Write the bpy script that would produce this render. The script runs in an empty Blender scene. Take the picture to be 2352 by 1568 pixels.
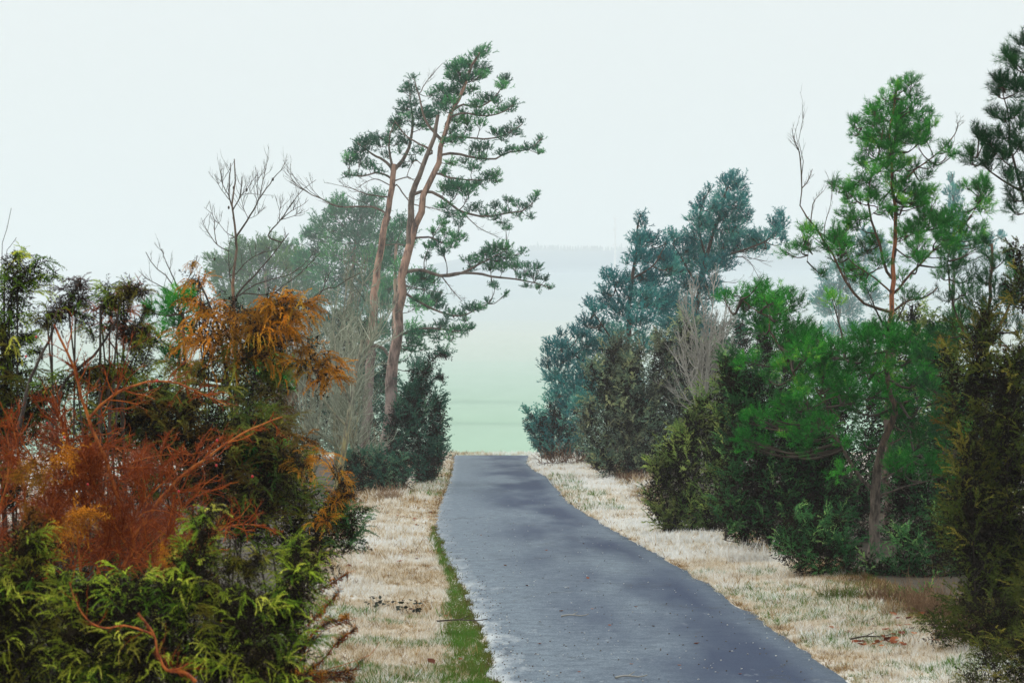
import bpy, math
import numpy as np

# ------------------------------------------------------------------ camera, sky, sun, exposure
scene = bpy.context.scene
COL = scene.collection
CAM_H = 2.3
FOCAL = 70.0
FP = FOCAL / 36.0 * 2352.0            # focal length in pixels of a 2352 x 1568 frame
HORIZON = 945.5                       # pixel row of the eye level
PITCH = math.atan((HORIZON - 784.0) / FP)
cam_data = bpy.data.cameras.new("camera")
cam = bpy.data.objects.new("camera", cam_data)
COL.objects.link(cam)
cam.location = (0.0, 0.0, CAM_H)
cam.rotation_euler = (math.pi / 2 + PITCH, 0.0, 0.0)
cam_data.lens = FOCAL
cam_data.sensor_width = 36.0
cam_data.clip_start = 0.1
cam_data.clip_end = 12000.0
cam_data.dof.use_dof = True
cam_data.dof.focus_distance = 34.0
cam_data.dof.aperture_fstop = 8.0
scene.camera = cam

SUN_EL, SUN_AZ = math.radians(40.0), math.radians(282.0)   # azimuth clockwise from +Y
SKY_LOW, SKY_HIGH = 0.63, 2.15
world = bpy.data.worlds.new("World")
scene.world = world
world.use_nodes = True
wn, wl = world.node_tree.nodes, world.node_tree.links
bg = wn["Background"]
sky = wn.new("ShaderNodeTexSky")
sky.sky_type = 'NISHITA'
sky.sun_disc = False
sky.sun_elevation = SUN_EL
sky.sun_rotation = SUN_AZ
sky.air_density = 1.0
sky.dust_density = 6.0
sky.ozone_density = 1.0
over = wn.new("ShaderNodeMixRGB")                            # a closed, even layer of high fog over the clear sky
over.inputs[0].default_value = 0.86
over.inputs[2].default_value = (8.15, 8.45, 8.6, 1.0)
wl.new(sky.outputs[0], over.inputs[1])
# an overcast sky is brighter overhead than at the horizon
wt = wn.new("ShaderNodeTexCoord"); ws = wn.new("ShaderNodeSeparateXYZ"); wl.new(wt.outputs['Generated'], ws.inputs[0])
wr = wn.new("ShaderNodeMapRange"); wr.inputs[1].default_value = 0.0; wr.inputs[2].default_value = 1.0; wr.inputs[3].default_value = SKY_LOW; wr.inputs[4].default_value = SKY_HIGH
wl.new(ws.outputs['Z'], wr.inputs[0])
wm = wn.new("ShaderNodeVectorMath"); wm.operation = 'SCALE'
wl.new(over.outputs[0], wm.inputs[0]); wl.new(wr.outputs[0], wm.inputs['Scale'])
wl.new(wm.outputs[0], bg.inputs[0])
bg.inputs[1].default_value = 0.105

sun_data = bpy.data.lights.new("sun", 'SUN')
sun_data.energy = 1.4
sun_data.angle = math.radians(35.0)
sun_data.color = (1.0, 0.93, 0.82)
sun = bpy.data.objects.new("sun", sun_data)
COL.objects.link(sun)
sun.rotation_euler = (math.pi / 2 - SUN_EL, 0.0, math.pi - SUN_AZ)

scene.view_settings.view_transform = 'Standard'
scene.view_settings.look = 'None'
scene.view_settings.exposure = 0.0
scene.view_settings.gamma = 1.0
scene.render.engine = 'CYCLES'
cy = scene.cycles
cy.max_bounces = 6
cy.diffuse_bounces = 2
cy.glossy_bounces = 2
cy.transmission_bounces = 3
cy.transparent_max_bounces = 6
cy.volume_bounces = 4
cy.use_denoising = True

HAZE_DENSITY = 0.00050
HAZE_COLOR = (0.95, 0.985, 1.0)

# ------------------------------------------------------------------ geometry helpers
RNG = np.random.default_rng(7)
CP, SP = math.cos(PITCH), math.sin(PITCH)

def P(x, y, d):
    """world point at depth d (metres along +Y) that the camera sees at pixel x, y"""
    u, v = (x - 1176.0) / FP, (784.0 - y) / FP
    dy, dz = CP - v * SP, SP + v * CP
    t = d / dy
    return np.array((u * t, d, CAM_H + dz * t))

def G(x, y):
    """ground point (z = 0) seen at pixel x, y"""
    u, v = (x - 1176.0) / FP, (784.0 - y) / FP
    dy, dz = CP - v * SP, SP + v * CP
    t = -CAM_H / dz
    return np.array((u * t, dy * t, 0.0))

def norm(a):
    a = np.asarray(a, float)
    return a / np.maximum(np.linalg.norm(a, axis=-1, keepdims=True), 1e-9)

def resample(pts, n):
    """smooth curve through the points (Catmull-Rom), n samples of even parameter"""
    p = np.asarray(pts, float)
    if len(p) == 2:
        t = np.linspace(0, 1, n)[:, None]
        return p[0] * (1 - t) + p[1] * t
    q = np.vstack([2 * p[0] - p[1], p, 2 * p[-1] - p[-2]])
    seg = np.linalg.norm(np.diff(p, axis=0), axis=1)
    s = np.concatenate([[0], np.cumsum(seg)])
    tt = np.linspace(0, s[-1], n)
    k = np.clip(np.searchsorted(s, tt, 'right') - 1, 0, len(p) - 2)
    f = ((tt - s[k]) / np.maximum(seg[k], 1e-9))[:, None]
    a, b, c, d = q[k], q[k + 1], q[k + 2], q[k + 3]
    return 0.5 * (2 * b + (c - a) * f + (2 * a - 5 * b + 4 * c - d) * f ** 2 + (3 * b - a - 3 * c + d) * f ** 3)

class Geo:
    """collects triangles with one tint value per vertex; builds ONE mesh object"""
    def __init__(self):
        self.v, self.f, self.t, self.n = [], [], [], 0
    def add(self, v, f, t):
        v = np.asarray(v, np.float32).reshape(-1, 3)
        if not len(v):
            return
        f = np.asarray(f, np.int64).reshape(-1, 3)
        self.v.append(v); self.f.append(f + self.n)
        self.t.append(np.broadcast_to(np.asarray(t, np.float32), (len(v),)))
        self.n += len(v)
    def tubes(self, paths, r0, r1, sides=3, tint=0.5, power=1.0):
        """paths (N,k,3); radii r0 at the start to r1 at the end"""
        p = np.asarray(paths, float)
        if p.ndim == 2:
            p = p[None]
        N, k, _ = p.shape
        if N == 0:
            return
        r0 = np.broadcast_to(np.asarray(r0, float), (N,)); r1 = np.broadcast_to(np.asarray(r1, float), (N,))
        s = np.linspace(0, 1, k) ** power
        r = r0[:, None] * (1 - s) + r1[:, None] * s
        self.tubes_r(p, r, sides, tint)
    def tubes_r(self, p, r, sides, tint=0.5):
        N, k, _ = p.shape
        tan = norm(np.gradient(p, axis=1))
        mean = norm(tan.mean(axis=1))
        ref = np.where(np.abs(mean[:, 1:2]) > 0.8, np.array([[1.0, 0, 0]]), np.array([[0, 1.0, 0]]))
        a = norm(np.cross(tan, ref[:, None, :])); b = np.cross(tan, a)
        th = np.arange(sides) * 2 * np.pi / sides
        v = p[:, :, None, :] + r[:, :, None, None] * (a[:, :, None, :] * np.cos(th)[None, None, :, None] + b[:, :, None, :] * np.sin(th)[None, None, :, None])
        i = np.arange(k - 1)[:, None] * sides; j = np.arange(sides)[None, :]; j2 = (j + 1) % sides
        q = np.stack([i + j, i + j2, i + sides + j2, i + sides + j], -1).reshape(-1, 4)
        tri = np.concatenate([q[:, [0, 1, 2]], q[:, [0, 2, 3]]])
        f = (np.arange(N)[:, None, None] * (k * sides) + tri[None]).reshape(-1, 3)
        t = np.repeat(np.broadcast_to(np.asarray(tint, float), (N,)), k * sides)
        self.add(v.reshape(-1, 3), f, t)
    def scatter(self, temps, pos, axis, size, tint, rng, roll=True):
        """copies a random template (its +Z along axis) to every position"""
        pos = np.asarray(pos, float).reshape(-1, 3)
        N = len(pos)
        if N == 0:
            return
        z = norm(np.broadcast_to(axis, (N, 3)))
        size = np.broadcast_to(np.asarray(size, float), (N,)); tint = np.broadcast_to(np.asarray(tint, float), (N,))
        if roll:
            ref = norm(rng.normal(size=(N, 3)))
        else:                                              # template +X turned towards the ground: nodding tips
            ref = np.tile(np.array([[0.0, 0.0, -1.0]]), (N, 1)) + rng.normal(size=(N, 3)) * 0.25
        x = norm(ref - z * (ref * z).sum(1, keepdims=True)); y = np.cross(z, x)
        M = np.stack([x, y, z], -1)
        which = rng.integers(0, len(temps), N)
        for w, (tv, tf, tt) in enumerate(temps):
            s = which == w
            n = int(s.sum())
            if not n:
                continue
            v = np.einsum('nij,vj->nvi', M[s], tv) * size[s][:, None, None] + pos[s][:, None, :]
            f = (np.arange(n)[:, None, None] * len(tv) + tf[None]).reshape(-1, 3)
            t = np.clip(tint[s][:, None] + tt[None, :], 0, 1)
            self.add(v.reshape(-1, 3), f, t.reshape(-1))
    def build(self, name, material, parent=None, smooth=False):
        me = bpy.data.meshes.new(name)
        if self.n:
            v = np.concatenate(self.v); f = np.concatenate(self.f); t = np.concatenate(self.t)
            me.vertices.add(len(v)); me.vertices.foreach_set('co', v.ravel())
            me.loops.add(f.size); me.loops.foreach_set('vertex_index', f.ravel().astype(np.int32))
            me.polygons.add(len(f))
            me.polygons.foreach_set('loop_start', (np.arange(len(f)) * 3).astype(np.int32))
            me.polygons.foreach_set('loop_total', np.full(len(f), 3, np.int32))
            if smooth:
                me.polygons.foreach_set('use_smooth', np.ones(len(f), bool))
            at = me.attributes.new('tint', 'FLOAT', 'POINT'); at.data.foreach_set('value', t.astype(np.float32))
            me.update(calc_edges=True)
        me.materials.append(material)
        o = bpy.data.objects.new(name, me)
        COL.objects.link(o)
        if parent is not None:
            o.parent = parent
            o.matrix_parent_inverse = (parent.matrix_basis if parent.parent is None else parent.parent.matrix_basis @ parent.matrix_parent_inverse @ parent.matrix_basis).inverted()
        return o

def nearest_part(root, point, prefix):
    """the child of root (by name) whose mesh comes closest to a point"""
    best, bd = root, 1e9
    for c in root.children:
        if c.name.split('.')[0] in prefix:
            co = np.empty(len(c.data.vertices) * 3, np.float32); c.data.vertices.foreach_get('co', co)
            q = float(np.min(np.linalg.norm(co.reshape(-1, 3) - point, axis=1)))
            if q < bd:
                best, bd = c, q
    return best

def thing(name, label, cat, loc, group=None):
    o = bpy.data.objects.new(name, None)
    COL.objects.link(o)
    o.location = loc
    o.empty_display_size = 0.3
    o['label'] = label; o['category'] = cat
    if group:
        o['group'] = group
    return o

def tag(o, label=None, cat=None, group=None, kind=None):
    for k, v in (('label', label), ('category', cat), ('group', group), ('kind', kind)):
        if v:
            o[k] = v
    return o

# ------------------------------------------------------------------ materials
def new_mat(name):
    m = bpy.data.materials.new(name); m.use_nodes = True
    nt = m.node_tree
    return m, nt.nodes, nt.links, nt.nodes['Principled BSDF'], nt.nodes['Material Output']

def ramp(n, stops, interp='LINEAR'):
    r = n.new('ShaderNodeValToRGB'); e = r.color_ramp.elements
    r.color_ramp.interpolation = interp
    while len(e) < len(stops):
        e.new(0.5)
    for el, (p, c) in zip(e, stops):
        el.position = p; el.color = (*c, 1.0) if len(c) == 3 else c
    return r

def noise(n, l, scale, detail=3.0, rough=0.55, coord='Object', stretch=None):
    tc = n.new('ShaderNodeTexCoord'); t = n.new('ShaderNodeTexNoise')
    t.inputs['Scale'].default_value = scale; t.inputs['Detail'].default_value = detail; t.inputs['Roughness'].default_value = rough
    if stretch:
        mp = n.new('ShaderNodeMapping'); mp.inputs['Scale'].default_value = stretch
        l.new(tc.outputs[coord], mp.inputs[0]); l.new(mp.outputs[0], t.inputs['Vector'])
    else:
        l.new(tc.outputs[coord], t.inputs['Vector'])
    return t

def leaf_mat(name, stops, patch=None, patch_scale=2.0, translucent=0.16, rough=0.6, gain=1.0):
    """per-spray tint through a colour ramp; patch = (colour, amount) mixes blotches of another real colour in"""
    m, n, l, b, out = new_mat(name)
    at = n.new('ShaderNodeAttribute'); at.attribute_name = 'tint'
    r = ramp(n, [(p, tuple(min(0.9, c * gain) for c in cc)) for p, cc in stops]); l.new(at.outputs['Fac'], r.inputs[0])
    col = r.outputs[0]
    if patch:
        nz = noise(n, l, patch_scale, 2.0)
        rr = ramp(n, [(0.5 - 0.06, (0, 0, 0)), (0.5 + 0.1, (patch[1],) * 3)]); l.new(nz.outputs[0], rr.inputs[0])
        mx = n.new('ShaderNodeMixRGB'); mx.inputs[2].default_value = (*patch[0], 1)
        l.new(rr.outputs[0], mx.inputs[0]); l.new(col, mx.inputs[1]); col = mx.outputs[0]
    l.new(col, b.inputs['Base Color'])
    b.inputs['Roughness'].default_value = rough
    b.inputs['Specular IOR Level'].default_value = 0.06
    tr = n.new('ShaderNodeBsdfTranslucent'); l.new(col, tr.inputs[0])
    ms = n.new('ShaderNodeMixShader'); ms.inputs[0].default_value = translucent
    l.new(b.outputs[0], ms.inputs[1]); l.new(tr.outputs[0], ms.inputs[2]); l.new(ms.outputs[0], out.inputs['Surface'])
    return m

def bark_mat(name, low, high, dark, z0=2.0, z1=5.0, scale=9.0):
    """plated bark: lower colour turning into the upper colour with height, dark cracks between plates"""
    m, n, l, b, out = new_mat(name)
    geo = n.new('ShaderNodeNewGeometry'); sep = n.new('ShaderNodeSeparateXYZ'); l.new(geo.outputs['Position'], sep.inputs[0])
    mr = n.new('ShaderNodeMapRange'); mr.inputs[1].default_value = z0; mr.inputs[2].default_value = z1
    l.new(sep.outputs['Z'], mr.inputs[0])
    nz2 = noise(n, l, 1.3, 3.0)
    ad = n.new('ShaderNodeMath'); ad.operation = 'MULTIPLY_ADD'; ad.inputs[1].default_value = 0.8; ad.inputs[2].default_value = -0.4
    l.new(nz2.outputs[0], ad.inputs[0])
    ad2 = n.new('ShaderNodeMath'); ad2.operation = 'ADD'; ad2.use_clamp = True
    l.new(mr.outputs[0], ad2.inputs[0]); l.new(ad.outputs[0], ad2.inputs[1])
    mx = n.new('ShaderNodeMixRGB'); mx.inputs[1].default_value = (*low, 1); mx.inputs[2].default_value = (*high, 1)
    l.new(ad2.outputs[0], mx.inputs[0])
    nz = noise(n, l, scale, 5.0, 0.7, stretch=(1, 1, 0.28))
    rr = ramp(n, [(0.40, (1, 1, 1)), (0.56, (0, 0, 0))]); l.new(nz.outputs[0], rr.inputs[0])
    m2 = n.new('ShaderNodeMixRGB'); m2.inputs[2].default_value = (*dark, 1)
    l.new(rr.outputs[0], m2.inputs[0]); l.new(mx.outputs[0], m2.inputs[1])
    l.new(m2.outputs[0], b.inputs['Base Color'])
    b.inputs['Roughness'].default_value = 0.85
    bp = n.new('ShaderNodeBump'); bp.inputs['Strength'].default_value = 0.7; bp.inputs['Distance'].default_value = 0.03
    l.new(nz.outputs[0], bp.inputs['Height']); l.new(bp.outputs[0], b.inputs['Normal'])
    return m

M = {}
M['pine_bright'] = leaf_mat('pine_bright', [(0, (0.005, 0.038, 0.006)), (0.5, (0.013, 0.105, 0.013)), (0.85, (0.040, 0.19, 0.018)), (1, (0.13, 0.23, 0.030))], gain=2.6)
M['pine_dark'] = leaf_mat('pine_dark', [(0, (0.008, 0.030, 0.012)), (0.6, (0.014, 0.065, 0.022)), (1, (0.035, 0.13, 0.028))], gain=1.6)
M['pine_old'] = leaf_mat('pine_old', [(0, (0.012, 0.045, 0.030)), (0.55, (0.022, 0.085, 0.045)), (1, (0.055, 0.19, 0.055))], gain=2.6)
M['pine_blue'] = leaf_mat('pine_blue', [(0, (0.006, 0.036, 0.042)), (0.6, (0.014, 0.076, 0.074)), (1, (0.045, 0.13, 0.098))], gain=3.9)  # blue distance haze put into the needle colour
M['pine_lime'] = leaf_mat('pine_lime', [(0, (0.020, 0.070, 0.040)), (0.5, (0.045, 0.13, 0.045)), (1, (0.13, 0.25, 0.06))], gain=1.5)
M['jun_dark'] = leaf_mat('jun_dark', [(0, (0.007, 0.026, 0.010)), (0.6, (0.017, 0.060, 0.018)), (0.88, (0.055, 0.13, 0.040)), (1, (0.12, 0.19, 0.06))], gain=3.3)
M['jun_teal'] = leaf_mat('jun_teal', [(0, (0.009, 0.035, 0.025)), (0.6, (0.018, 0.065, 0.042)), (1, (0.07, 0.13, 0.075))], gain=2.6)
M['jun_olive'] = leaf_mat('jun_olive', [(0, (0.020, 0.045, 0.012)), (0.55, (0.050, 0.090, 0.022)), (1, (0.17, 0.20, 0.055))], ((0.12, 0.085, 0.035), 0.5), 1.2, gain=3.7)
M['jun_grey'] = leaf_mat('jun_grey', [(0, (0.018, 0.045, 0.036)), (0.5, (0.055, 0.085, 0.055)), (1, (0.17, 0.18, 0.09))], ((0.11, 0.10, 0.075), 0.7), 0.8, gain=3.8)
M['jun_edge'] = leaf_mat('jun_edge', [(0, (0.012, 0.020, 0.004)), (0.6, (0.030, 0.042, 0.007)), (1, (0.11, 0.095, 0.015))], ((0.085, 0.060, 0.008), 0.3), 2.2, gain=3.3)
M['jun_near'] = leaf_mat('jun_near', [(0, (0.010, 0.028, 0.003)), (0.5, (0.040, 0.075, 0.006)), (0.85, (0.14, 0.18, 0.014)), (1, (0.25, 0.27, 0.035))], ((0.16, 0.085, 0.014), 0.75), 2.6, gain=4.1)
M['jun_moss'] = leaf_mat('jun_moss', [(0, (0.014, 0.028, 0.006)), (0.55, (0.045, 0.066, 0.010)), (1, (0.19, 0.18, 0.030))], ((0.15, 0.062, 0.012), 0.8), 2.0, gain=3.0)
M['jun_orange'] = leaf_mat('jun_orange', [(0, (0.045, 0.018, 0.003)), (0.45, (0.19, 0.075, 0.006)), (0.8, (0.36, 0.125, 0.009)), (1, (0.42, 0.18, 0.018))], ((0.075, 0.075, 0.012), 0.45), 2.4, gain=2.8)
M['jun_rust'] = leaf_mat('jun_rust', [(0, (0.030, 0.008, 0.005)), (0.5, (0.12, 0.030, 0.012)), (1, (0.28, 0.085, 0.025))], gain=2.6)
M['jun_plum'] = leaf_mat('jun_plum', [(0, (0.020, 0.012, 0.012)), (0.6, (0.065, 0.038, 0.035)), (1, (0.13, 0.085, 0.06))], gain=1.5)
M['twig_rust'] = leaf_mat('twig_rust', [(0, (0.045, 0.009, 0.003)), (0.5, (0.18, 0.035, 0.007)), (1, (0.40, 0.105, 0.016))], translucent=0.1, gain=1.7)
M['cane_orange'] = bark_mat('cane_orange', (0.52, 0.115, 0.014), (0.55, 0.17, 0.022), (0.18, 0.03, 0.008), 0.5, 2.5, 30.0)
M['twig_grey'] = leaf_mat('twig_grey', [(0, (0.09, 0.10, 0.075)), (0.5, (0.25, 0.28, 0.205)), (1, (0.50, 0.53, 0.42))], translucent=0.0, rough=0.8)
M['twig_dark'] = leaf_mat('twig_dark', [(0, (0.035, 0.028, 0.022)), (0.5, (0.085, 0.070, 0.055)), (1, (0.15, 0.13, 0.10))], translucent=0.0, rough=0.8)
M['twig_inner_shade'] = leaf_mat('twig_inner_shade', [(0, (0.010, 0.008, 0.005)), (1, (0.032, 0.024, 0.014))], translucent=0.0, rough=0.9)  # dead inner twigs, near-black so the colour carries the crown's inner shade
M['twig_pale'] = leaf_mat('twig_pale', [(0, (0.20, 0.19, 0.17)), (0.5, (0.36, 0.35, 0.31)), (1, (0.5, 0.49, 0.44))], translucent=0.0, rough=0.8)
M['twig_brown'] = leaf_mat('twig_brown', [(0, (0.08, 0.045, 0.03)), (0.5, (0.22, 0.13, 0.075)), (1, (0.42, 0.30, 0.18))], translucent=0.0, rough=0.8)
M['bark_old'] = bark_mat('bark_old', (0.25, 0.20, 0.18), (0.42, 0.26, 0.19), (0.07, 0.05, 0.042), 3.0, 8.0, 3.4)
M['bark_limb'] = bark_mat('bark_limb', (0.15, 0.12, 0.10), (0.19, 0.145, 0.115), (0.07, 0.055, 0.045), 3.0, 9.0, 6.0)
M['bark_young'] = bark_mat('bark_young', (0.13, 0.095, 0.072), (0.42, 0.145, 0.055), (0.05, 0.03, 0.022), 3.4, 4.4, 16.0)
M['bark_front'] = bark_mat('bark_front', (0.14, 0.115, 0.09), (0.15, 0.085, 0.045), (0.04, 0.03, 0.022), 0.8, 3.0, 18.0)
M['bark_bare'] = bark_mat('bark_bare', (0.50, 0.24, 0.10), (0.16, 0.12, 0.09), (0.07, 0.05, 0.035), 3.9, 5.0, 22.0)
M['bark_lichen'] = bark_mat('bark_lichen', (0.36, 0.30, 0.10), (0.34, 0.34, 0.25), (0.13, 0.12, 0.085), 0.6, 2.6, 14.0)
M['bark_dark'] = bark_mat('bark_dark', (0.075, 0.055, 0.045), (0.085, 0.065, 0.05), (0.025, 0.018, 0.015), 0.0, 3.0, 14.0)
M['hip'] = new_mat('hip_red')[0]
M['hip'].node_tree.nodes['Principled BSDF'].inputs['Base Color'].default_value = (0.55, 0.015, 0.012, 1)
M['hip'].node_tree.nodes['Principled BSDF'].inputs['Roughness'].default_value = 0.3

# ------------------------------------------------------------------ foliage templates (axis +Z, length 1)
def needle_tris(base, dirs, length, width, rng):
    """one narrow triangle per needle"""
    n = len(base)
    side = norm(np.cross(dirs, norm(rng.normal(size=(n, 3)))))
    v = np.stack([base - side * width / 2, base + side * width / 2, base + dirs * np.broadcast_to(np.asarray(length), (n,))[:, None]], 1)
    return v.reshape(-1, 3), np.arange(n * 3).reshape(-1, 3)

def pine_temps(n, width, length=0.5, seed=1, count=4):
    """a shoot of Scots pine: needles all round a short axis, angled forwards"""
    out = []
    for k in range(count):
        rng = np.random.default_rng(seed + k)
        z = rng.uniform(0.0, 0.85, n)
        th = rng.uniform(0, 2 * np.pi, n)
        op = rng.uniform(0.5, 1.05, n)                 # opening angle
        d = np.stack([np.cos(th) * np.sin(op), np.sin(th) * np.sin(op), np.cos(op)], -1)
        base = np.stack([0 * z, 0 * z, z], -1)
        v, f = needle_tris(base, d, length * rng.uniform(0.75, 1.1, n), width, rng)
        t = np.repeat(rng.normal(0, 0.07, n), 3)
        ax, fx = needle_tris(np.array([[0, 0, -0.1]]), np.array([[0, 0, 1.0]]), 1.1, width * 1.4, rng)
        out.append((np.vstack([v, ax]), np.vstack([f, fx + len(v)]), np.concatenate([t, np.full(3, -0.25)])))
    return out

def spray_temps(nb, nn, width, needle=0.085, droop=0.35, seed=20, count=4, bl=0.36):
    """a juniper spray: nodding axis (tip bends to +X), side branchlets set with short sharp needles"""
    out = []
    for k in range(count):
        rng = np.random.default_rng(seed + k)
        s = np.linspace(0.08, 1.0, nb)
        ax = np.stack([droop * s ** 2, 0.06 * np.sin(3 * s + k), s * (1 - 0.25 * droop * s)], -1)
        tan = norm(np.gradient(ax, axis=0))
        bases, dirs, tints = [], [], []
        for i in range(nb):
            th = i * 2.4 + rng.uniform(-0.4, 0.4)
            e1 = norm(np.cross(tan[i], [0.3, 1.0, 0.1])); e2 = np.cross(tan[i], e1)
            rad = e1 * math.cos(th) + e2 * math.sin(th)
            bd = norm(tan[i] * 0.75 + rad * 0.75 + np.array([droop * 0.5, 0, 0]))
            L = bl * (1.05 - 0.75 * s[i]) * rng.uniform(0.7, 1.2)
            q = rng.uniform(0.0, 1.0, nn)
            bases.append(ax[i] + bd * (q * L)[:, None] + np.array([droop * 0.35, 0, 0]) * ((q * L) ** 2)[:, None])
            nd = norm(bd * 0.8 + norm(rng.normal(size=(nn, 3))) * 0.75)
            dirs.append(nd); tints.append(np.full(nn, rng.normal(0, 0.07)))
        base = np.vstack(bases); d = np.vstack(dirs)
        v, f = needle_tris(base, d, needle * rng.uniform(0.7, 1.3, len(base)), width, rng)
        out.append((v, f, np.repeat(np.concatenate(tints), 3)))
    return out

def finger_temps(n, width, needle=0.2, nod=0.35, seed=50, count=5, open_=(0.35, 1.0)):
    """a dense finger-like juniper shoot, needles close round a nodding axis (tip bends to +X)"""
    out = []
    for k in range(count):
        rng = np.random.default_rng(seed + k)
        s = rng.uniform(0, 1, n) ** 0.85
        ax = np.stack([nod * s ** 2, 0.05 * np.sin(4 * s + k), s * (1 - 0.3 * nod * s)], -1)
        tan = norm(np.stack([2 * nod * s, 0.2 * np.cos(4 * s + k), 1 - 0.6 * nod * s], -1))
        rad = norm(np.cross(tan, norm(rng.normal(size=(n, 3)))))
        op = rng.uniform(*open_, n)[:, None]
        v, f = needle_tris(ax, norm(tan * np.cos(op) + rad * np.sin(op)), needle * rng.uniform(0.7, 1.2, n) * (1.1 - 0.5 * s), width, rng)
        out.append((v, f, np.repeat(rng.normal(0, 0.06, n), 3)))
    return out

T_FINGER_NEAR = finger_temps(64, 0.030, 0.16, 0.55, 70)
T_FINGER_MID = finger_temps(30, 0.060, 0.22, 0.35, 76)
T_FINGER_FAR = finger_temps(16, 0.11, 0.30, 0.30, 82)
T_PINE_NEAR = pine_temps(34, 0.030, 0.46, 1)
T_PINE_MID = pine_temps(28, 0.044, 0.52, 5)
T_PINE_FAR = pine_temps(11, 0.11, 0.55, 9)
T_SPRAY_NEAR = spray_temps(15, 9, 0.018, 0.075, 0.45, 20)
T_SPRAY_HANG = spray_temps(14, 8, 0.020, 0.075, 0.75, 26)
T_SPRAY_MID = spray_temps(10, 6, 0.034, 0.11, 0.30, 32)
T_SPRAY_FAR = spray_temps(7, 4, 0.070, 0.16, 0.30, 38)

def blade_temps(n, width, seed, lean=0.7, count=4):
    out = []
    for k in range(count):
        rng = np.random.default_rng(seed + k)
        th = rng.uniform(0, 2 * np.pi, n); ln = rng.uniform(0.15, lean, n)
        d = norm(np.stack([np.cos(th) * ln, np.sin(th) * ln, np.ones(n) * 0.8], -1))
        base = np.stack([rng.normal(0, 0.22, n), rng.normal(0, 0.22, n), np.full(n, -0.05)], -1)
        v, f = needle_tris(base, d, rng.uniform(0.5, 1.0, n), width, rng)
        out.append((v, f, np.repeat(rng.normal(0, 0.12, n), 3)))
    return out

# ------------------------------------------------------------------ plant builders
def px(d):
    return d / FP                                     # metres per 2352-frame pixel at depth d

def path3(pts, d, rng=None, wob=0.0):
    """pixel polyline (x, y[, depth offset in metres]) -> world points"""
    out = [P(p[0], p[1], d + (p[2] if len(p) > 2 else 0.0)) for p in pts]
    return np.array(out)

def ground_z(y):
    return 0.0

def bushy_twigs(geo, roots, dirs, lengths, radius, rng, levels=2, kids=5, spread=0.7, up=0.25, k=4, tint=0.5, sides=3, wiggle=0.12):
    """recursive bare twigs, all twigs of one level at once"""
    P0, D, L, R = np.asarray(roots, float), norm(dirs), np.asarray(lengths, float), np.broadcast_to(np.asarray(radius, float), (len(roots),)).copy()
    ends = []
    for lev in range(levels + 1):
        n = len(P0)
        s = np.linspace(0, 1, k)
        bend = norm(rng.normal(size=(n, 3))) * wiggle + np.array([0, 0, up * 0.5])
        paths = P0[:, None, :] + D[:, None, :] * (L[:, None] * s)[..., None] + bend[:, None, :] * (L[:, None] * s ** 2)[..., None]
        paths[:, 1:-1] += rng.normal(size=(n, k - 2, 3)) * (L * 0.035)[:, None, None]
        geo.tubes(paths, R, R * 0.45, sides, np.clip(tint + rng.normal(0, 0.16, n), 0, 1))
        ends.append((paths, R))
        if lev == levels:
            break
        c = max(1, kids - lev)
        t = rng.uniform(0.25, 1.0, (n, c))
        i = t * (k - 1); i0 = np.clip(i.astype(int), 0, k - 2); fr = (i - i0)[..., None]
        rows = np.arange(n)[:, None]
        start = paths[rows, i0] * (1 - fr) + paths[rows, i0 + 1] * fr
        td = norm(paths[rows, i0 + 1] - paths[rows, i0])
        nd = norm(td + norm(rng.normal(size=(n, c, 3))) * spread + np.array([0, 0, up]))
        nl = L[:, None] * rng.uniform(0.32, 0.68, (n, c)) * (1.15 - 0.5 * t)
        P0, D, L = start.reshape(-1, 3), nd.reshape(-1, 3), nl.reshape(-1)
        R = np.repeat(R * 0.5, c)
    return ends

def limb(pts, r_px0, r_px1, d, material, parent, rng, name='branch', sides=7, n=14, tint=0.5, power=1.0, rough=0.05, grow=None, skel=None):
    w = path3(pts, d)
    if skel is not None:                                     # start inside the nearest wood
        sk = np.vstack(skel)
        dist = np.linalg.norm((sk - w[0])[:, [0, 2]], axis=1) + np.maximum(0, sk[:, 2] - w[0][2]) * 2.5
        a = sk[np.argmin(dist)]
        if np.linalg.norm(a - w[0]) > 0.6 * px(d):
            w = np.vstack([a, w])
    p = resample(w, n)
    seg = np.linalg.norm(p[-1] - p[0])
    p[1:-1] += rng.normal(size=(n - 2, 3)) * seg * 0.0025
    g = Geo()
    s = np.linspace(0, 1, n) ** power
    r = (r_px0 * (1 - s) + r_px1 * s) * px(d) * rng.uniform(1 - rough, 1 + rough, n)
    if name == 'trunk':
        r[0] *= 1.35; r[1] *= 1.08
    g.tubes_r(p[None], r[None], sides, tint)
    if grow:
        grow(g, p)
    g.build(name, material, parent, smooth=True)
    return p

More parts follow.
